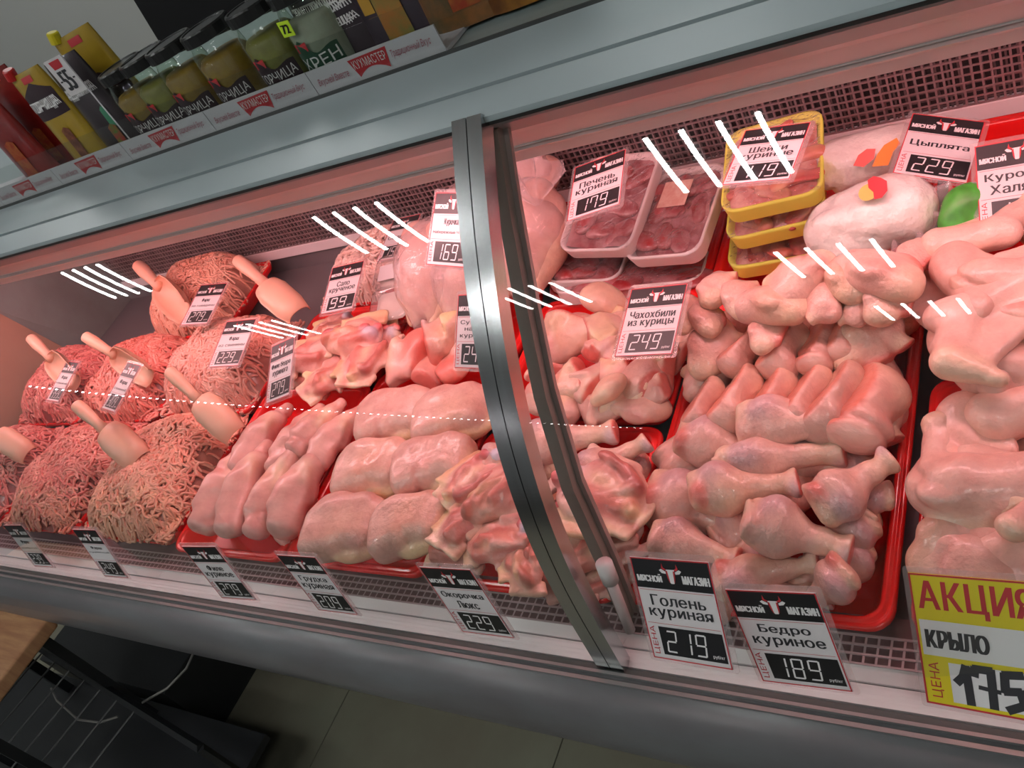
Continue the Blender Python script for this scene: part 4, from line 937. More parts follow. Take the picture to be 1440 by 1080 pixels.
# yellow sale tag
def saletag():
    W, H = .0985, .1125
    M, T, err = pose_from_corners([(1279, 804), (1462, 822), (1492, 1020), (1303, 989.6)], W, H, at(1370, 910, y=.365), 150, FG)
    print('SALE', err, T)
    e = empty('sale_tag', frame(M, T)); tag(e, 'large yellow sale tag with red title and handwritten price at the right frame edge', 'price tag')
    w_, h_ = W / 2, H / 2
    MB().prism(rrect(-w_ - .005, w_ + .005, -h_ - .004, h_ + .005, .003), -.0022, -.0012).obj('holder', M_HOLD, e)
    MB().box((-w_, -h_, -.001), (w_, h_, 0)).obj('card', M_YEL, e)
    z = .0003; br = MB(); t = .0016
    for a in ((-w_, -h_, w_, -h_ + t), (-w_, h_ - t, w_, h_), (-w_, -h_, -w_ + t, h_), (w_ - t, -h_, w_, h_)): br.poly([(a[0], a[1]), (a[2], a[1]), (a[2], a[3]), (a[0], a[3])], z)
    br.obj('border', M_PRED, e)
    tb = MB(); text(tb, 'АКЦИЯ', -w_ * .88, h_ - .31 * H, w_ * .88, h_ - .05 * H, .012, z); tb.obj('title_lettering', M_PRED, e)
    MB().poly([(-w_ * .93, h_ - .62 * H), (w_ * .93, h_ - .62 * H), (w_ * .93, h_ - .35 * H), (-w_ * .93, h_ - .35 * H)], z).obj('name_panel', M_PWHITE, e)
    MB().poly([(-w_ * .55, -h_ + .04 * H), (w_ * .93, -h_ + .04 * H), (w_ * .93, -h_ + .34 * H), (-w_ * .55, -h_ + .34 * H)], z).obj('price_panel', M_PWHITE, e)
    a = MB(); text(a, 'КРЫЛО', -w_ * .84, h_ - .56 * H, w_ * .12, h_ - .42 * H, .03, z + .0003)
    a.obj('handwriting', M_INK, e)
    def stroke(mb, pts, r=.0034): 
        for k in range(len(pts) - 1):
            p, q = np.array(pts[k]), np.array(pts[k+1]); d = (q - p) / np.linalg.norm(q - p); n = np.array([-d[1], d[0]]) * r; p = p - d * r * .5; q = q + d * r * .5
            mb.poly([tuple(p + n), tuple(p - n), tuple(q - n), tuple(q + n)][::-1], z + .0003 + k * .00002)
    s = MB(); by = -h_ + .055 * H; u = .27 * H
    stroke(s, [(-w_ * .44, by + u * .55), (-w_ * .34, by + u * .72), (-w_ * .28, by + u), (-w_ * .27, by)])
    stroke(s, [(-w_ * .16, by + u * .82), (-w_ * .14, by + u), (w_ * .10, by + u), (w_ * .08, by)]); stroke(s, [(-w_ * .10, by + u * .5), (w_ * .2, by + u * .45)], .0018)
    stroke(s, [(w_ * .55, by + u), (w_ * .30, by + u * .95), (w_ * .28, by + u * .5), (w_ * .5, by + u * .55), (w_ * .54, by + u * .2), (w_ * .3, by)])
    s.obj('handwritten_price', M_INK, e)
    pw = MB(); text(pw, 'ЦЕНА', -w_ * .88, -h_ + .06 * H, -w_ * .68, -h_ + .33 * H, .01, z, 0, 1); pw.obj('price_word', M_PRED, e)
saletag()

# ------------------------------------------------------------------ packs at the back
LV = []; NK = []
M_LIV2 = mat('liver_gloss', attr=True, rough=.2, coat=.6, col2=(.46, .20, .21), vscale=30); 
for i in range(3):
    m_ = shape('liver_piece', [('e', (0, 0, 0), (.024, .017, .009), (0, 0, .3), np.array([.25, .015, .02])), ('e', (.014, .010, 0), (.016, .012, .008), (0, 0, 1), np.array([.34, .03, .03]))], k=.003, seed=700 + i, h=.0028, warp=.006); m_.materials.append(M_LIV2); LV.append(m_)
    m_ = shape('neck_piece', [('c', (-.026, 0, 0), (.026, .004, 0), .009, .007, np.array([.62, .16, .12])), ('e', (.0, .006, .003), (.014, .007, .006), (0, 0, .4), SKIN), ('e', (-.022, -.004, .003), (.008, .007, .006), (0, 0, 0), FAT), ('c', (-.01, -.006, .004), (.022, -.008, .003), .004, .003, np.array([.5, .06, .05]))], k=.002, seed=710 + i, h=.0026, warp=.006, wf=80); m_.materials.append(M_MEAT); NK.append(m_)
def pack(c, W, D, yaw, pitch, roll, foam, fill, label, seed, group, lab=False):
    M = euler_m(pitch, roll, yaw)
    e = empty('meat_pack', frame(M, c)); tag(e, label, 'meat pack', group)
    lv = [(.004, -.026, .018), (.0, -.004, .024), (.0, 0, .024), (.0035, 0, .022), (.007, -.006, .02), (.014, -.020, .018), (.016, -.022, .016)]
    V, Fc = rings([(rrect(-W/2 + i, W/2 - i, -D/2 + i, D/2 - i, r), z) for i, z, r in lv]); link('foam_tray', mesh('foam_tray', V, Fc, True), foam, e)
    r = np.random.default_rng(seed); n = 30; V = []; Fc = []
    for a in range(n):
        for b in range(n):
            u, v = -1 + 2*a/(n-1), -1 + 2*b/(n-1); dd = max(abs(u), abs(v))
            x, y = u * (W/2 - .009), v * (D/2 - .009)
            if abs(u) > .85 and abs(v) > .85: x *= .97; y *= .97
            zz = .004 * (1 - dd ** 6) - .008 + .006 * float(noise3(np.array([[x, y, 0.]]), 110, np.random.default_rng(seed), 2)[0]); V.append((x, y, zz))
    for a in range(n-1):
        for b in range(n-1): i = a*n + b; Fc.append((i, i+n, i+n+1, i+1))
    tag(link('contents', mesh('contents', V, Fc, True), fill, e), kind='stuff')
    for i in range(9 if fill is M_LIVER else 8):
        u, v = ((i % 3) - 1) * .6 + r.uniform(-.15, .15), ((i // 3) - 1) * .6 + r.uniform(-.15, .15)
        q = link('liver_piece' if fill is M_LIVER else 'neck_piece', (LV if fill is M_LIVER else NK)[i % 3], None, e); q.matrix_local = Matrix.Translation((u * (W/2 - .012), v * (D/2 - .012), -.004)) @ Matrix.Rotation(r.uniform(0, 6.3), 4, 'Z') @ Matrix.Diagonal((W / .13, W / .13, .8, 1))
    V = []; n2 = 16; Fc = []
    for a in range(n2):
        for b in range(n2):
            u, v = -1 + 2*a/(n2-1), -1 + 2*b/(n2-1); V.append((u * (W/2 - .003), v * (D/2 - .003), .0035 * (1 - max(abs(u), abs(v)) ** 3) + .001))
    for a in range(n2-1):
        for b in range(n2-1): i = a*n2 + b; Fc.append((i, i+n2, i+n2+1, i+1))
    link('cling_film', mesh('cling_film', V, Fc, True), M_FILM, e)
    if lab:
        MB().box((-.028, .004, .0055), (.018, .052, .006)).obj('label', mat('pack_label', (.80, .58, .48), .5, col2=(.70, .38, .30), vscale=90), e)
def packfit(cs, W, D, guess, foam, fill, label, seed, group, lab=False, wd=40):
    M, T, err = pose_from_corners(cs, W, D, guess, wd, (0, -.35, .94)); print('PACK', err, T.round(3), M[:, 2].round(2))
    e = pack(T, W, D, 0, 0, 0, foam, fill, label, seed, group, lab)
    COL.objects  # keep order
    o = [x for x in bpy.data.objects if x.get('label') == label][0]; o.matrix_world = frame(M, T)
GP = 'white foam packs of chicken liver'
packfit([(835, 222), (926, 210), (888, 352), (778, 352)], .125, .175, P(850, 290, .10), M_FOAM, M_LIVER, 'white foam liver pack on top of the stack, under the tag priced 179', 1, GP)
packfit([(925, 240), (1020, 228), (985, 355), (868, 368)], .125, .165, P(945, 300, .07), M_FOAM, M_LIVER, 'white foam liver pack on the right with a paper label', 2, GP, True)
packfit([(790, 330), (895, 325), (868, 392), (764, 398)], .125, .12, P(830, 362, .05), M_FOAM, M_LIVER, 'white foam liver pack at the left under the top one', 3, GP)
packfit([(800, 370), (1000, 345), (985, 395), (775, 412)], .235, .09, P(885, 380, .02), M_FOAM, M_LIVER, 'lowest liver pack lying flat at the front rim of its tray', 4, GP)
GN = 'yellow foam packs of chicken necks'
packfit([(1025, 186), (1154, 150), (1160, 268), (1010, 302)], .13, .16, P(1085, 230, .125), M_FOAMY, M_NECK, 'yellow foam pack of necks on top, under the tag priced 119', 5, GN)
packfit([(1030, 235), (1160, 200), (1158, 306), (1020, 340)], .13, .15, P(1088, 275, .09), M_FOAMY, M_NECK, 'yellow foam pack of necks in the middle of the stack', 6, GN)
packfit([(1035, 290), (1158, 265), (1160, 355), (1020, 380)], .13, .13, P(1088, 325, .06), M_FOAMY, M_NECK, 'yellow foam pack of necks at the bottom, mostly covered', 7, GN)

def crumple(name, pts, rad, seed, mt, parent=None, amp=.006, h=.005):
    """a bag surface around rounded cones"""
    return shape(name, pts, k=.01, h=h, warp=amp, wf=45, rough=.0025, rf=120, seed=seed)
def bagfan(c, d, L, wd, seed, mt, parent):
    """gathered bag end fanning out from the tie at c along d"""
    c = np.array(c); d = np.array(d) / np.linalg.norm(d); s = np.cross(d, [0, -.5, .8]); s /= np.linalg.norm(s); n = np.cross(s, d)
    V = []; Fc = []; A, B = 22, 9; r = np.random.default_rng(seed); ph = r.uniform(0, 6, 4)
    for b in range(B):
        t = b / (B - 1)
        for a in range(A):
            u = -1 + 2 * a / (A - 1)
            rr = L * t * (1 - .25 * u * u + .06 * math.sin(u * 9 + ph[0]))
            V.append(c + d * rr * math.cos(u * .9) + s * (wd * t * math.sin(u * 1.2) + .002 * u) + n * (.012 * t * math.sin(u * 11 + ph[1]) + .006 * t * math.sin(u * 23 + t * 5 + ph[2])))
    for b in range(B - 1):
        for a in range(A - 1): i = b * A + a; Fc.append((i, i + 1, i + A + 1, i + A))
    o = link('bag_end', mesh('bag_end', V, Fc, True), mt); o.parent = parent; o.matrix_parent_inverse = parent.matrix_world.inverted(); return o
CA = [carcass_me(0), carcass_me(1)]
def bagged(c, yaw, pitch, s, label, i, fan=None, grp='whole chickens in thin bags', mt=M_BAG):
    M = euler_m(0, pitch, yaw) * s
    e = empty('bagged_chicken', frame(M, c)); tag(e, label, 'whole chicken', grp)
    link('chicken', CA[i % 2], M_MEAT, e)
    link('bag', shape('bag', [('e', (0, 0, .004), (.088, .068, .060), (0, 0, 0), SKIN), ('c', (-.03, 0, 0), (-.09, 0, .01), .045, .022, SKIN)], k=.01, h=.006, warp=.004, wf=60, rough=.002, rf=130, seed=i + 400), mt, e)
    if fan is not None: bpy.context.view_layer.update(); bagfan(fan[0], fan[1], fan[2], fan[3], i, mt, e)
bagged(P(608, 380, .075), math.radians(80), -.75, 1.02, 'plump bagged whole chicken left of the steel post, behind the tag priced 169', 0, (P(655, 300, .14), (.2, 0, 1), .05, .04))
bagged(P(655, 385, .06), math.radians(95), -.6, .9, 'bagged whole chicken half hidden by the steel post', 1)
bagged(P(742, 330, .09), math.radians(88), -.7, 1.02, 'bagged whole chicken right of the steel post with its bag end standing up', 0, (P(755, 290, .15), (.02, .1, 1), .10, .075))
bagged(P(735, 260, .09), math.radians(60), .2, .85, 'bagged whole chicken behind the one with the standing bag end', 1)
# opaque printed bags
def printed(c, a, b, label, seed, fan, parts):
    e = empty('printed_bag_chicken', Matrix.Translation(c)); tag(e, label, 'bagged chicken', 'chickens in printed bags')
    me = shape('bag', [('c', tuple(a[0]), tuple(a[1]), a[2], a[3], SKIN), ('c', tuple(b[0]), tuple(b[1]), b[2], b[3], SKIN)], k=.008, h=.004, warp=.006, wf=50, rough=.002, rf=120, seed=seed, crease=.006, cf=55)
    link('bag', me, M_BAGW, e); bpy.context.view_layer.update()
    if fan: bagfan(fan[0], fan[1], fan[2], fan[3], seed, M_BAG, e)
    return e
c1 = P(1222, 300, .10)
e1 = printed(c1, ((-.035, -.015, -.01), (.03, .0, .0), .040, .044), ((-.02, -.03, -.03), (-.05, -.05, -.05), .03, .014), 'white printed bag with a chicken, round red and yellow emblem, tied at the right', 501, (P(1256, 290, .105), (.85, -.5, -.35), .07, .055), 0)
def decal(e, pts, q, n, mt, name, off=.0):
    """flat printed patch on the bag: outline in metres in a frame at q with normal n"""
    n = np.array(n, float); n /= np.linalg.norm(n); x = np.cross([0, 0, 1.], n); x /= np.linalg.norm(x); y = np.cross(n, x)
    V = [np.array(q) + x * a + y * b + n * off for a, b in pts]
    o = link(name, mesh(name, V, [tuple(range(len(V)))]), mt); o.parent = e; o.matrix_parent_inverse = e.matrix_world.inverted(); return o
bpy.context.view_layer.update()
n_ = CAM - np.array(c1); n_ /= np.linalg.norm(n_)
circ = lambda r, cx_=0, cy_=0, n=18: [(cx_ + r * math.cos(2*math.pi*k/n), cy_ + r * math.sin(2*math.pi*k/n)) for k in range(n)]
q = P(1229, 266, .152)
decal(e1, circ(.0105, -.006, -.003), q, (-.05, -.45, .9), mat('emblem_yellow', (.62, .5, .12), .4), 'emblem', .000)
decal(e1, [(-.008, .012), (-.002, .016), (.006, .013), (.013, .008), (.015, -.004), (.010, -.012), (.002, -.013), (0, -.004), (-.006, .002)], q, (-.05, -.45, .9), M_PRED, 'emblem', .0008)
tb = MB(); text(tb, 'ЦЫПЛЁНОК', -.03, -.006, .03, .006, .01); 
e2 = printed(P(1215, 225, .09), ((-.03, 0, 0), (.04, 0, 0), .034, .032), ((-.02, 0, 0), (-.055, .0, .02), .02, .008), 'white bag with orange and red print behind the emblem bag', 502, None, 0)
bpy.context.view_layer.update()
q = P(1237, 218, .125)
decal(e2, [(-.030, -.008), (-.018, -.012), (-.006, -.004), (-.004, .008), (-.014, .010), (-.024, .004)], q, (0, -.6, .8), mat('print_pinkred', (.75, .12, .10), .4), 'print', .002)
decal(e2, [(-.008, -.014), (.010, -.016), (.016, .0), (.024, .008), (.020, .016), (.006, .010), (-.002, .0)], q, (0, -.6, .8), mat('print_orange', (.85, .25, .03), .4), 'print', .0035)
gb = shape('green_package', [('e', (0, 0, 0), (.032, .03, .04), (0, 0, 0), SKIN)], seed=601, h=.004, warp=.008, wf=70, rough=.003)
put('green_package', gb, P(1361, 308, .085), .3, 0, 0, .95, (1, 1, 1), mat('green_bag', (.05, .30, .03), .4, var=.3, vscale=30, coat=.1), 'crumpled bright green package behind the wings, left of the tag at the frame edge', 'package')
put('green_package', gb, P(1186, 345, .07), .8, 0, 0, .8, (1, 1, 1), None, 'olive green package peeping out between the neck packs and the emblem bag', 'package').material_slots
# white tubs in the fat tray
def tub(c, W, D, Hh, yaw, label, lab):
    e = empty('plastic_tub', frame(euler_m(.35, 0, yaw), c)); tag(e, label, 'tub', 'clear tubs of white lard')
    V, Fc = rings([(rrect(-W/2 + i, W/2 - i, -D/2 + i, D/2 - i, r), z) for i, z, r in [(.008, -Hh, .012), (.001, -.004, .016), (-.002, -.003, .017), (-.002, 0, .017), (.004, .002, .015), (.006, .0, .014)]])
    link('lid_and_shell', mesh('lid_and_shell', V, Fc, True), clear('tub_plastic', (.97, .93, .92), 1.4, 1.45, .06, .12), e)
    V, Fc = rings([(rrect(-W/2 + i, W/2 - i, -D/2 + i, D/2 - i, r), z) for i, z, r in [(.011, -Hh + .002, .012), (.006, -.012, .014), (.010, -.006, .012), (.02, -.005, .01)]])
    link('lard', mesh('lard', V, Fc, True), M_TUB, e)
    if lab: MB().box((-.03, -.02, .0035), (.03, .012, .004)).obj('label', M_CARD, e)
tub(P(548, 425, .055), .085, .07, .04, .15, 'clear tub of white lard nearest the bagged chicken', False)
tub(P(553, 380, .075), .085, .07, .04, .1, 'clear tub of white lard with a paper label, behind the other', True)

# ------------------------------------------------------------------ goods on the top shelf
SZ = 1.3905
gs = MB(); a = .716
cd2 = empty('shelf_carton', Matrix.Translation((-1.2, .716, SZ))); tag(cd2, 'long white shelf carton with red ribbon emblems', 'carton')
x_end = at(622, 58, y=.716)[0]
seg_edges = [-2.75, at(60, 250, y=.716)[0], at(175, 213, y=.716)[0], at(290, 170, y=.716)[0], at(427, 113, y=.716)[0], x_end]
xs = [x_end - .187 * k for k in range(0, 13)]
for k in range(11):
    x1, x0 = xs[k], xs[k+1]
    o = MB().box((x0 + .0007 + 1.2, 0, 0), (x1 - .0007 + 1.2, .002, .030)).obj('front_panel', M_STRIP, cd2)
    rb = MB(); cx_ = (x0 + x1) / 2 + 1.2 - .002
    w2 = .028; up_ = [(cx_ - w2 + 2 * w2 * t / 8, .0262 + .0012 * t / 8) for t in range(9)]
    lo_ = [(cx_ + w2 - .006 - 2 * (w2 - .006) * t / 8, (.0130 - .0075 * (2 * t / 8 - 1) ** 2)) for t in range(9)]
    rb.add([(x, -.0004, z) for x, z in up_ + lo_], [tuple(range(18))[::-1]]); rbo = rb.obj('ribbon', M_PRED, cd2)
    def vt(s, a0, b0, a1, b1, bold, sh, mt, nm, yy=-.0008):
        t_ = MB(); text(t_, s, a0, b0, a1, b1, bold, 0, sh); t_.V = [(x, yy, y) for x, y, z in t_.V]; return t_.obj(nm, mt, rbo if nm == 'ribbon_lettering' else cd2)
    vt('КУХМАСТЕР', cx_ - .0235, .0150, cx_ + .0235, .0245, .0, 0, M_PWHITE, 'ribbon_lettering')
    pinkink = mat('script_ink', (.42, .10, .14), .5)
    vt('Вкусней Вместе', cx_ - .082, .009, cx_ - .034, .019, .0, .5, pinkink, 'script'); vt('Традиционный Вкус', cx_ + .030, .012, cx_ + .084, .022, .0, .5, pinkink, 'script')
MB().box((-1.55, .002, 0), (x_end + 1.2, .11, .004)).obj('carton_base', M_STRIP, cd2)
guard = MB().box((-2.75, .712, 1.3905), (XR, .7135, 1.448)).obj('guard_pane', M_SHELFW); tag(guard, 'low clear guard pane along the edge of the top shelf', 'glass pane')

def jar(px, py, zc, col, word, label, r=.034, H=.105, lidm=None, yy=.765, word2=None, labm=None):
    p = at(px, py, y=yy - r); x = p[0]
    e = empty('jar', Matrix.Translation((x, yy, SZ + .004))); tag(e, label, 'jar', 'jars on the top shelf')
    MB().lathe([(r * .80, 0), (r * .93, .004), (r * .96, .02), (r * .96, H * .62), (r * .8, H * .68), (.0001, H * .68)], 28).obj('contents', col, e, None, True)
    MB().lathe([(r * .86, 0), (r, .005), (r * 1.0, H * .66), (r * .95, H * .76), (r * .86, H * .82), (r * .86, H * .88)], 28).obj('glass', M_JARG, e, None, True)
    MB().lathe([(r * .90, H * .86), (r * .97, H * .865), (r * .97, H * .98), (r * .93, H), (r * .85, H), (r * .83, H * .985), (.0001, H * .985)], 28).obj('lid', M_LID, e)
    # wrap-around label on the side that faces the customers, turned to the right
    a0 = math.radians(-80); V = []; Fc = []; n = 14; rr = r * 1.015
    shp = lambda t: H * .36 + H * .16 * math.exp(-((t - .3) / .16) ** 2) + H * .02 * math.sin(t * 9)
    for k in range(n + 1):
        t = k / n; a = a0 - .9 + 1.8 * t; V += [(rr * math.cos(a), rr * math.sin(a), H * .06), (rr * math.cos(a), rr * math.sin(a), shp(t))]
    for k in range(n): Fc.append((2*k, 2*k+2, 2*k+3, 2*k+1))
    lb_ = link('label', mesh('label', V, Fc, True), labm or M_DARKLAB, e)
    def wrap(s, t0, t1, z0, z1, mt, nm, ro=1.03):
        m = MB(); text(m, s, t0, z0, t1, z1, .02); m.V = [(r * ro * math.cos(a0 - .9 + 1.8 * a), r * ro * math.sin(a0 - .9 + 1.8 * a), b) for a, b, c in m.V]; return m.obj(nm, mt, lb_)
    wrap(word, .1, .95, H * .20, H * .33, M_PWHITE, 'lettering')
    if word2: wrap(word2, .25, .85, H * .10, H * .17, M_PWHITE, 'lettering')
    m = MB(); V = [(.16, H * .40), (.44, H * .40), (.46, H * .50), (.30, H * .485), (.15, H * .50)]
    m.poly(V); m.V = [(r * 1.03 * math.cos(a0 - .9 + 1.8 * a), r * 1.03 * math.sin(a0 - .9 + 1.8 * a), b) for a, b, c in m.V]; m.obj('emblem', M_PRED, lb_)
    return e
jar(183, 160, 0, M_MUST, 'ГОРЧИЦА', 'mustard jar with a black lid farthest left in the row')
jar(214, 148, 0, M_MUSTG, 'ГОРЧИЦА', 'mustard jar second from the left with greenish filling')
jar(251, 132, 0, M_MUST, 'ГОРЧИЦА', 'mustard jar third from the left with orange tinted filling')
jar(302, 112, 0, M_MUST, 'ГОРЧИЦА', 'mustard jar fourth from the left, amber filling')
jar(367, 86, 0, M_MUSTG, 'ГОРЧИЦА', 'mustard jar fifth from the left, next to the lime sticker')
jar(425, 60, 0, M_HREN, 'ХРЕН', 'horseradish jar with white filling and a lime square sticker', labm=mat('label_green', (.012, .06, .03), .4))
def stick():
    o = MB().box((-.0085, 0, -.0085), (.0085, .0008, .0085)).obj('price_sticker', M_LIME); p = at(402, 41, y=.727)
    o.matrix_world = Matrix.Translation(p) @ Matrix.Rotation(.1, 4, 'Y'); tag(o, 'small lime square sticker on the horseradish jar', 'sticker')
    t = MB(); text(t, '72', -.005, -.005, .005, .005, .03); t.V = [(x, -.0005, y) for x, y, z in t.V]; t.obj('number', M_INK, o)
stick()
def pouch(px, py, W, H, D, col, label, yaw=0., yy=.765, cap=None, word=None, band=None, tilt=0., art=None, shelf=SZ + .003, wordy=.62):
    p = at(px, py, y=yy - D / 2); x = p[0]
    e = empty('pouch', Matrix.Translation((x, yy, shelf)) @ Matrix.Rotation(yaw, 4, 'Z') @ Matrix.Rotation(tilt, 4, 'Y')); tag(e, label, 'pouch', 'sauce pouches on the top shelf')
    def dep(t, u): return D / 2 * (1 - t) ** .55 * (1 - .75 * abs(u) ** 3) + .0012
    def wid(t): return W / 2 * (1 - .16 * t)
    n, m = 12, 10; V = []; Fc = []
    for s in (-1, 1):
        for b in range(n + 1):
            for a in range(m + 1):
                t, u = b / n, -1 + 2 * a / m; V.append((u * wid(t), s * dep(t, u), t * H))
    o_ = (n + 1) * (m + 1)
    for b in range(n):
        for a in range(m):
            i = b * (m + 1) + a; Fc += [(i, i + 1, i + m + 2, i + m + 1), (i + o_, i + o_ + m + 1, i + o_ + m + 2, i + o_ + 1)]
        for a in (0, m): i = b * (m + 1) + a; Fc.append((i, i + m + 1, i + m + 1 + o_, i + o_) if a == 0 else (i, i + o_, i + o_ + m + 1, i + m + 1))
    link('body', mesh('body', V, Fc, True), col, e)
    def patch(t0, t1, u0, u1, mt, nm, off=.0008, wav=0.):
        V = []; Fc = []; N_ = 8
        for b in range(N_ + 1):
            for a in range(N_ + 1):
                t = t0 + (t1 - t0) * b / N_; u = u0 + (u1 - u0) * a / N_
                if wav: t += wav * (1 - abs(2 * a / N_ - 1)) * (b / N_)
                V.append((u * wid(t), -dep(t, u) - off, t * H))
        for b in range(N_):
            for a in range(N_): i = b * (N_ + 1) + a; Fc.append((i, i + 1, i + N_ + 2, i + N_ + 1))
        link(nm, mesh(nm, V, Fc, True), mt, e)
    def wd_(s, t0, t1, u0, u1, mt, bold=.02):
        m_ = MB(); text(m_, s, 0, 0, 1, 1, bold); m_.V = [((u0 + (u1 - u0) * a) * wid(t0 + (t1 - t0) * b), -dep(t0 + (t1 - t0) * b, u0 + (u1 - u0) * a) - .0022, (t0 + (t1 - t0) * b) * H) for a, b, c in m_.V]; m_.obj('lettering', mt, e)
    if band: patch(band[0], band[1], -.92, .92, band[2], 'label', wav=.1)
    if art:
        for k, (t, u, r, mt) in enumerate(art): patch(t - r, t + r, u - r * 1.6, u + r * 1.6, mt, 'picture', .0015 + .0003 * k, wav=.03)
    if word:
        for wd1 in (word if isinstance(word, list) else [(word, wordy, wordy + .12)]): wd_(wd1[0], wd1[1], wd1[2], -.8, .8, M_PWHITE)
    patch(.90, .96, -.3, .35, M_PRED, 'emblem')
    if cap: MB().lathe([(.0065, 0), (.0085, .001), (.0085, .014), (.007, .016), (.0001, .016)], 14).obj('cap', cap, e, Matrix.Translation((cap_x(W), 0, H - .004)) @ Matrix.Rotation(.3, 4, 'Y'))
    return e
def cap_x(W): return -W * .36
M_POR = mat('pouch_red', (.22, .012, .01), .3, var=.3, vscale=20, coat=.4); M_POY = mat('pouch_yellow', (.42, .27, .02), .3, var=.15, vscale=12, coat=.4); M_POD = mat('pouch_dark', (.035, .025, .03), .3, coat=.4)
M_POB = mat('picture_orange', (.42, .12, .02), .4, col2=(.35, .03, .01), vscale=70); M_PYC = mat('cap_yellow', (.75, .62, .02), .35); M_PRC = mat('cap_red', (.55, .02, .02), .35)
M_PG = mat('seal_green', (.06, .25, .14), .4); M_BRD = mat('picture_brown', (.28, .10, .04), .5, col2=(.12, .02, .01), vscale=80)
pouch(20, 215, .085, .15, .03, M_POR, 'red ketchup pouch with a yellow cap, noodles pictured, cut by the left frame edge', .05, .755, M_PYC, None, None, 0, [(.30, 0, .2, M_POB)])
pouch(50, 190, .085, .165, .03, M_POR, 'tall red pouch behind the ketchup pouch with the yellow cap', .15, .80, None, None, None, 0, [(.25, .1, .16, M_POB)])
pouch(82, 178, .085, .15, .032, M_POY, 'yellow mustard pouch with a red cap and a sandwich picture', .05, .755, M_PRC, 'ГОРЧИЦА', (.55, .80, M_DARKLAB), 0, [(.28, .1, .14, M_BRD)])
pouch(135, 165, .082, .145, .032, M_POD, 'dark pouch with a round green seal beside the tall white tag', .08, .758, None, 'АДЖИКА', None, 0, [(.38, .45, .09, M_PG), (.18, .3, .12, mat('picture_pepper', (.40, .03, .03), .4, col2=(.06, .22, .02), vscale=60))], wordy=.62)
pouch(160, 140, .08, .16, .028, M_POY, 'ochre mustard pouch with a yellow cap leaning behind the dark pouch', .3, .80, M_PYC, 'ГОРЧИЦА', (.10, .55, M_DARKLAB), 0, [(.30, .5, .08, M_PG)], wordy=.5)
pouch(0, 190, .08, .17, .03, M_POR, 'dark red pouch at the back left corner of the shelf', .2, .84)
pouch(478, 70, .10, .155, .04, mat('pouch_borsch', (.05, .035, .045), .3, coat=.4), 'dark pouch of borsch dressing with beetroot picture', .05, .78, None, [('ЗАПРАВКА', .40, .52), ('ДЛЯ БОРЩА', .29, .36)], None, 0, [(.12, .1, .13, mat('picture_beet', (.25, .02, .05), .4, col2=(.30, .22, .12), vscale=50))])
pouch(560, 40, .11, .15, .04, mat('pouch_navy', (.05, .035, .05), .3, coat=.4), 'navy pouch with orange vegetables pictured at the bottom', .05, .785, None, None, None, 0, [(.25, .0, .2, mat('picture_veg', (.42, .16, .03), .4, col2=(.20, .20, .05), vscale=35)), (.4, -.5, .1, mat('picture_peach', (.55, .30, .04), .4))])
pouch(650, 15, .12, .15, .045, mat('pouch_olive', (.10, .07, .03), .3, coat=.4, col2=(.30, .12, .04), vscale=30), 'olive brown pouch just beyond the carton end', .05, .785, None, None, None, 0, [(.30, .1, .18, M_POB)])
pouch(730, -15, .12, .14, .045, mat('pouch_amber', (.16, .05, .015), .3, coat=.4, col2=(.40, .16, .02), vscale=22), 'amber pouch at the top frame edge', .05, .785, None, None, None, 0, [(.35, .3, .16, mat('picture_amber', (.5, .26, .03), .4))])
# tall shelf tag reading 55
def shelftag():
    M, T, err = pose_from_corners([(59, 96), (88, 79), (122, 120), (84, 133)], .042, .05, at(90, 108, y=.735), 40, (.1, -1, .1))
    p = at(92, 107, y=.731)
    e = empty('shelf_price_tag', frame(np.array([[1., 0, 0], [0, 0, -1.], [0, 1., 0]]), p)); tag(e, 'white shelf tag reading 55 on a long white stem above the dark pouch', 'price tag')
    MB().box((-.021, -.025, -.001), (.021, .025, 0)).obj('card', M_CARD, e)
    MB().box((.0185, -.12, -.0015), (.0215, .025, -.001)).obj('stem', M_STRIP, e)
    t = MB(); text(t, '55', -.011, -.019, .009, .008, .03, .0003); text(t, '-', -.018, -.006, -.013, -.004, .0, .0003); text(t, '-', .012, -.006, .017, -.004, .0, .0003); t.obj('number', M_INK, e)
    MB().poly([(-.010, .011), (.010, .011), (.013, .022), (-.012, .022)], .0003).obj('emblem', M_PRED, e)
shelftag()
# dark garment hanging behind the counter
p0, p1 = at(190, -10, y=1.5), at(232, 62, y=1.5)
cl = MB(); n = 14; V = []; Fc = []
hang = empty('black_apron', Matrix.Translation((p1[0] + .35, 1.5, p1[2]))); tag(hang, 'black hanging cloth behind the jars', 'apron')
out = [(p1[0], p1[2] - .02), (p1[0] + .06, p1[2] - .16), (p1[0] + 1.4, p1[2] - .2), (p1[0] + 1.4, p0[2] + .35), (p0[0] - .1, p0[2] + .35), (p0[0], p0[2])]
cl.V = [(x - p1[0] - .35, -.015, z - p1[2]) for x, z in out] + [(x - p1[0] - .35, .015, z - p1[2]) for x, z in out]; k = len(out)
cl.F = [tuple(range(k))[::-1], tuple(range(k, 2*k))] + [(i, (i+1) % k, (i+1) % k + k, i + k) for i in range(k)]
cl.obj('cloth', M_CLOTH, hang)

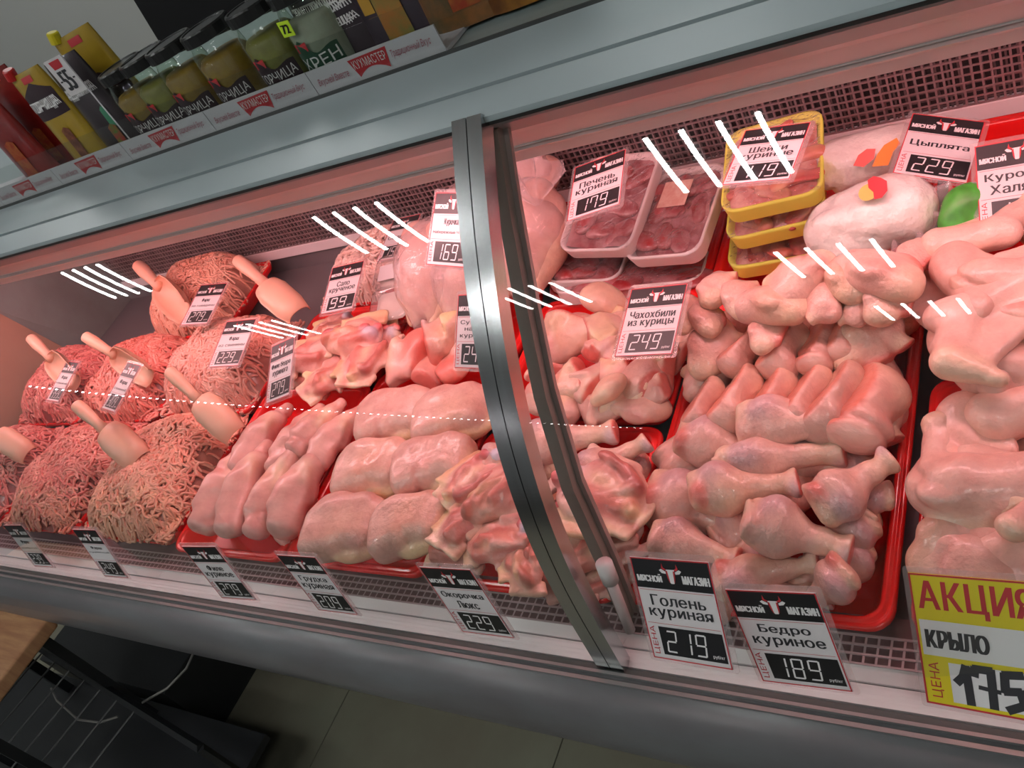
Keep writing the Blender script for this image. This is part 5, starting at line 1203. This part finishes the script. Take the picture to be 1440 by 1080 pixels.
# ------------------------------------------------------------------ left foreground, below the bumper
zt = .60
q = [at(68, 868, z=zt), at(-60, 838, z=zt), at(-120, 930, z=zt), at(2, 985, z=zt)]
t = empty('wooden_stand', Matrix.Translation((q[0][0] - .1, q[0][1] - .1, 0))); tag(t, 'wooden topped stand at the lower left corner', 'table'); o0 = np.array([q[0][0] - .1, q[0][1] - .1, 0])
xw = q[0][0]; yw = q[0][1]
bevel(MB().box((xw - .5 - o0[0], yw - .30 - o0[1], zt - .035), (xw - o0[0], yw - o0[1], zt)).obj('top', M_WOOD, t), .006, 3)
for a_, b_ in ((-.04, -.04), (-.46, -.04), (-.04, -.26), (-.46, -.26)):
    MB().box((xw + a_ - .012 - o0[0], yw + b_ - .012 - o0[1], 0), (xw + a_ + .012 - o0[0], yw + b_ + .012 - o0[1], zt - .035)).obj('leg', M_BLK, t)
rk = empty('wire_rack', Matrix.Translation((0, 0, 0))); tag(rk, 'black metal rack with grey wires below the wooden stand', 'rack')
z2 = .34
A, B = at(48, 905, z=z2), at(282, 1052, z=z2)
MB().tube([A, B], .011, 4).obj('rail', M_BLK, rk)
MB().tube([B, (B[0], B[1], 0)], .011, 4).obj('leg', M_BLK, rk); MB().tube([A, (A[0], A[1], 0)], .011, 4).obj('leg', M_BLK, rk)
for k in range(7):
    a = A + (B - A) * (.08 + .10 * k); MB().tube([a, a + np.array([-.06, -.36, 0])], .0025, 6).obj('wire', M_WIRE, rk)
MB().box((B[0] - 1.2, A[1] - .5, .16), (B[0] - .02, A[1] - .02, .18)).obj('darkening_sheet', M_BLK, rk)  # black sheet added to darken the area beneath the wires
MB().tube([A + np.array([-.06, -.36, 0]), B + np.array([-.06, -.36, 0])], .008, 4).obj('rail', M_BLK, rk)
bx0, bx1 = at(215, 882, z=.02), at(290, 1045, z=.02)
pl = MB().box((bx0[0] - .1, .36, 0), (bx1[0], .60, .22)).obj('dark_plinth', M_BLK); tag(pl, 'low black plinth on the floor under the case', 'plinth')
cb = [at(278, 905, z=.30), at(262, 940, z=.30), at(235, 968, z=.30), at(200, 988, z=.30)]
o = MB().tube(cb, .003, 8).obj('cable', M_CABLE, None, None, True); tag(o, 'thin grey cable hanging down under the case', 'cable')
cb = [at(165, 1008, z=.30), at(140, 1016, z=.30), at(110, 1012, z=.30), at(80, 985, z=.30), at(72, 968, z=.30)]
o = MB().tube(cb, .003, 8).obj('cable', M_CABLE, None, None, True); tag(o, 'looped grey cable behind the wires of the rack', 'cable')
# cardboard leaning on the end wall inside the case
pts = [at(-60, 410, x=-2.292), at(20, 452, x=-2.292), at(95, 492, x=-2.292), at(140, 528, x=-2.292), at(150, 600, x=-2.292), at(20, 640, x=-2.292), at(-80, 640, x=-2.292)]
cbx = MB().extr([(p[1], max(p[2], rim(p[1]) - .04)) for p in pts], -2.294, -2.289).obj('cardboard_sheet', M_BOX); tag(cbx, 'brown cardboard sheet leaning on the left end wall of the case', 'cardboard')
# LED garland mirrored in the glass
gl_ = empty('led_garland', Matrix.Translation((0, 0, 0))); tag(gl_, 'string of tiny white LEDs on a shelf opposite the case', 'light string')
A, B = np.array([-3.6, -.5, 1.70]), np.array([-1.6, -2.1, 1.36]); dots = MB()
for k in range(90):
    c = A + (B - A) * k / 89; dots.box(c - .004, c + .004)
tag(dots.obj('led', mat('led_dot', emit=(1, .95, 1), es=32), gl_), kind='stuff')
MB().tube([A, B], .002, 5).obj('wire', M_BLK, gl_)
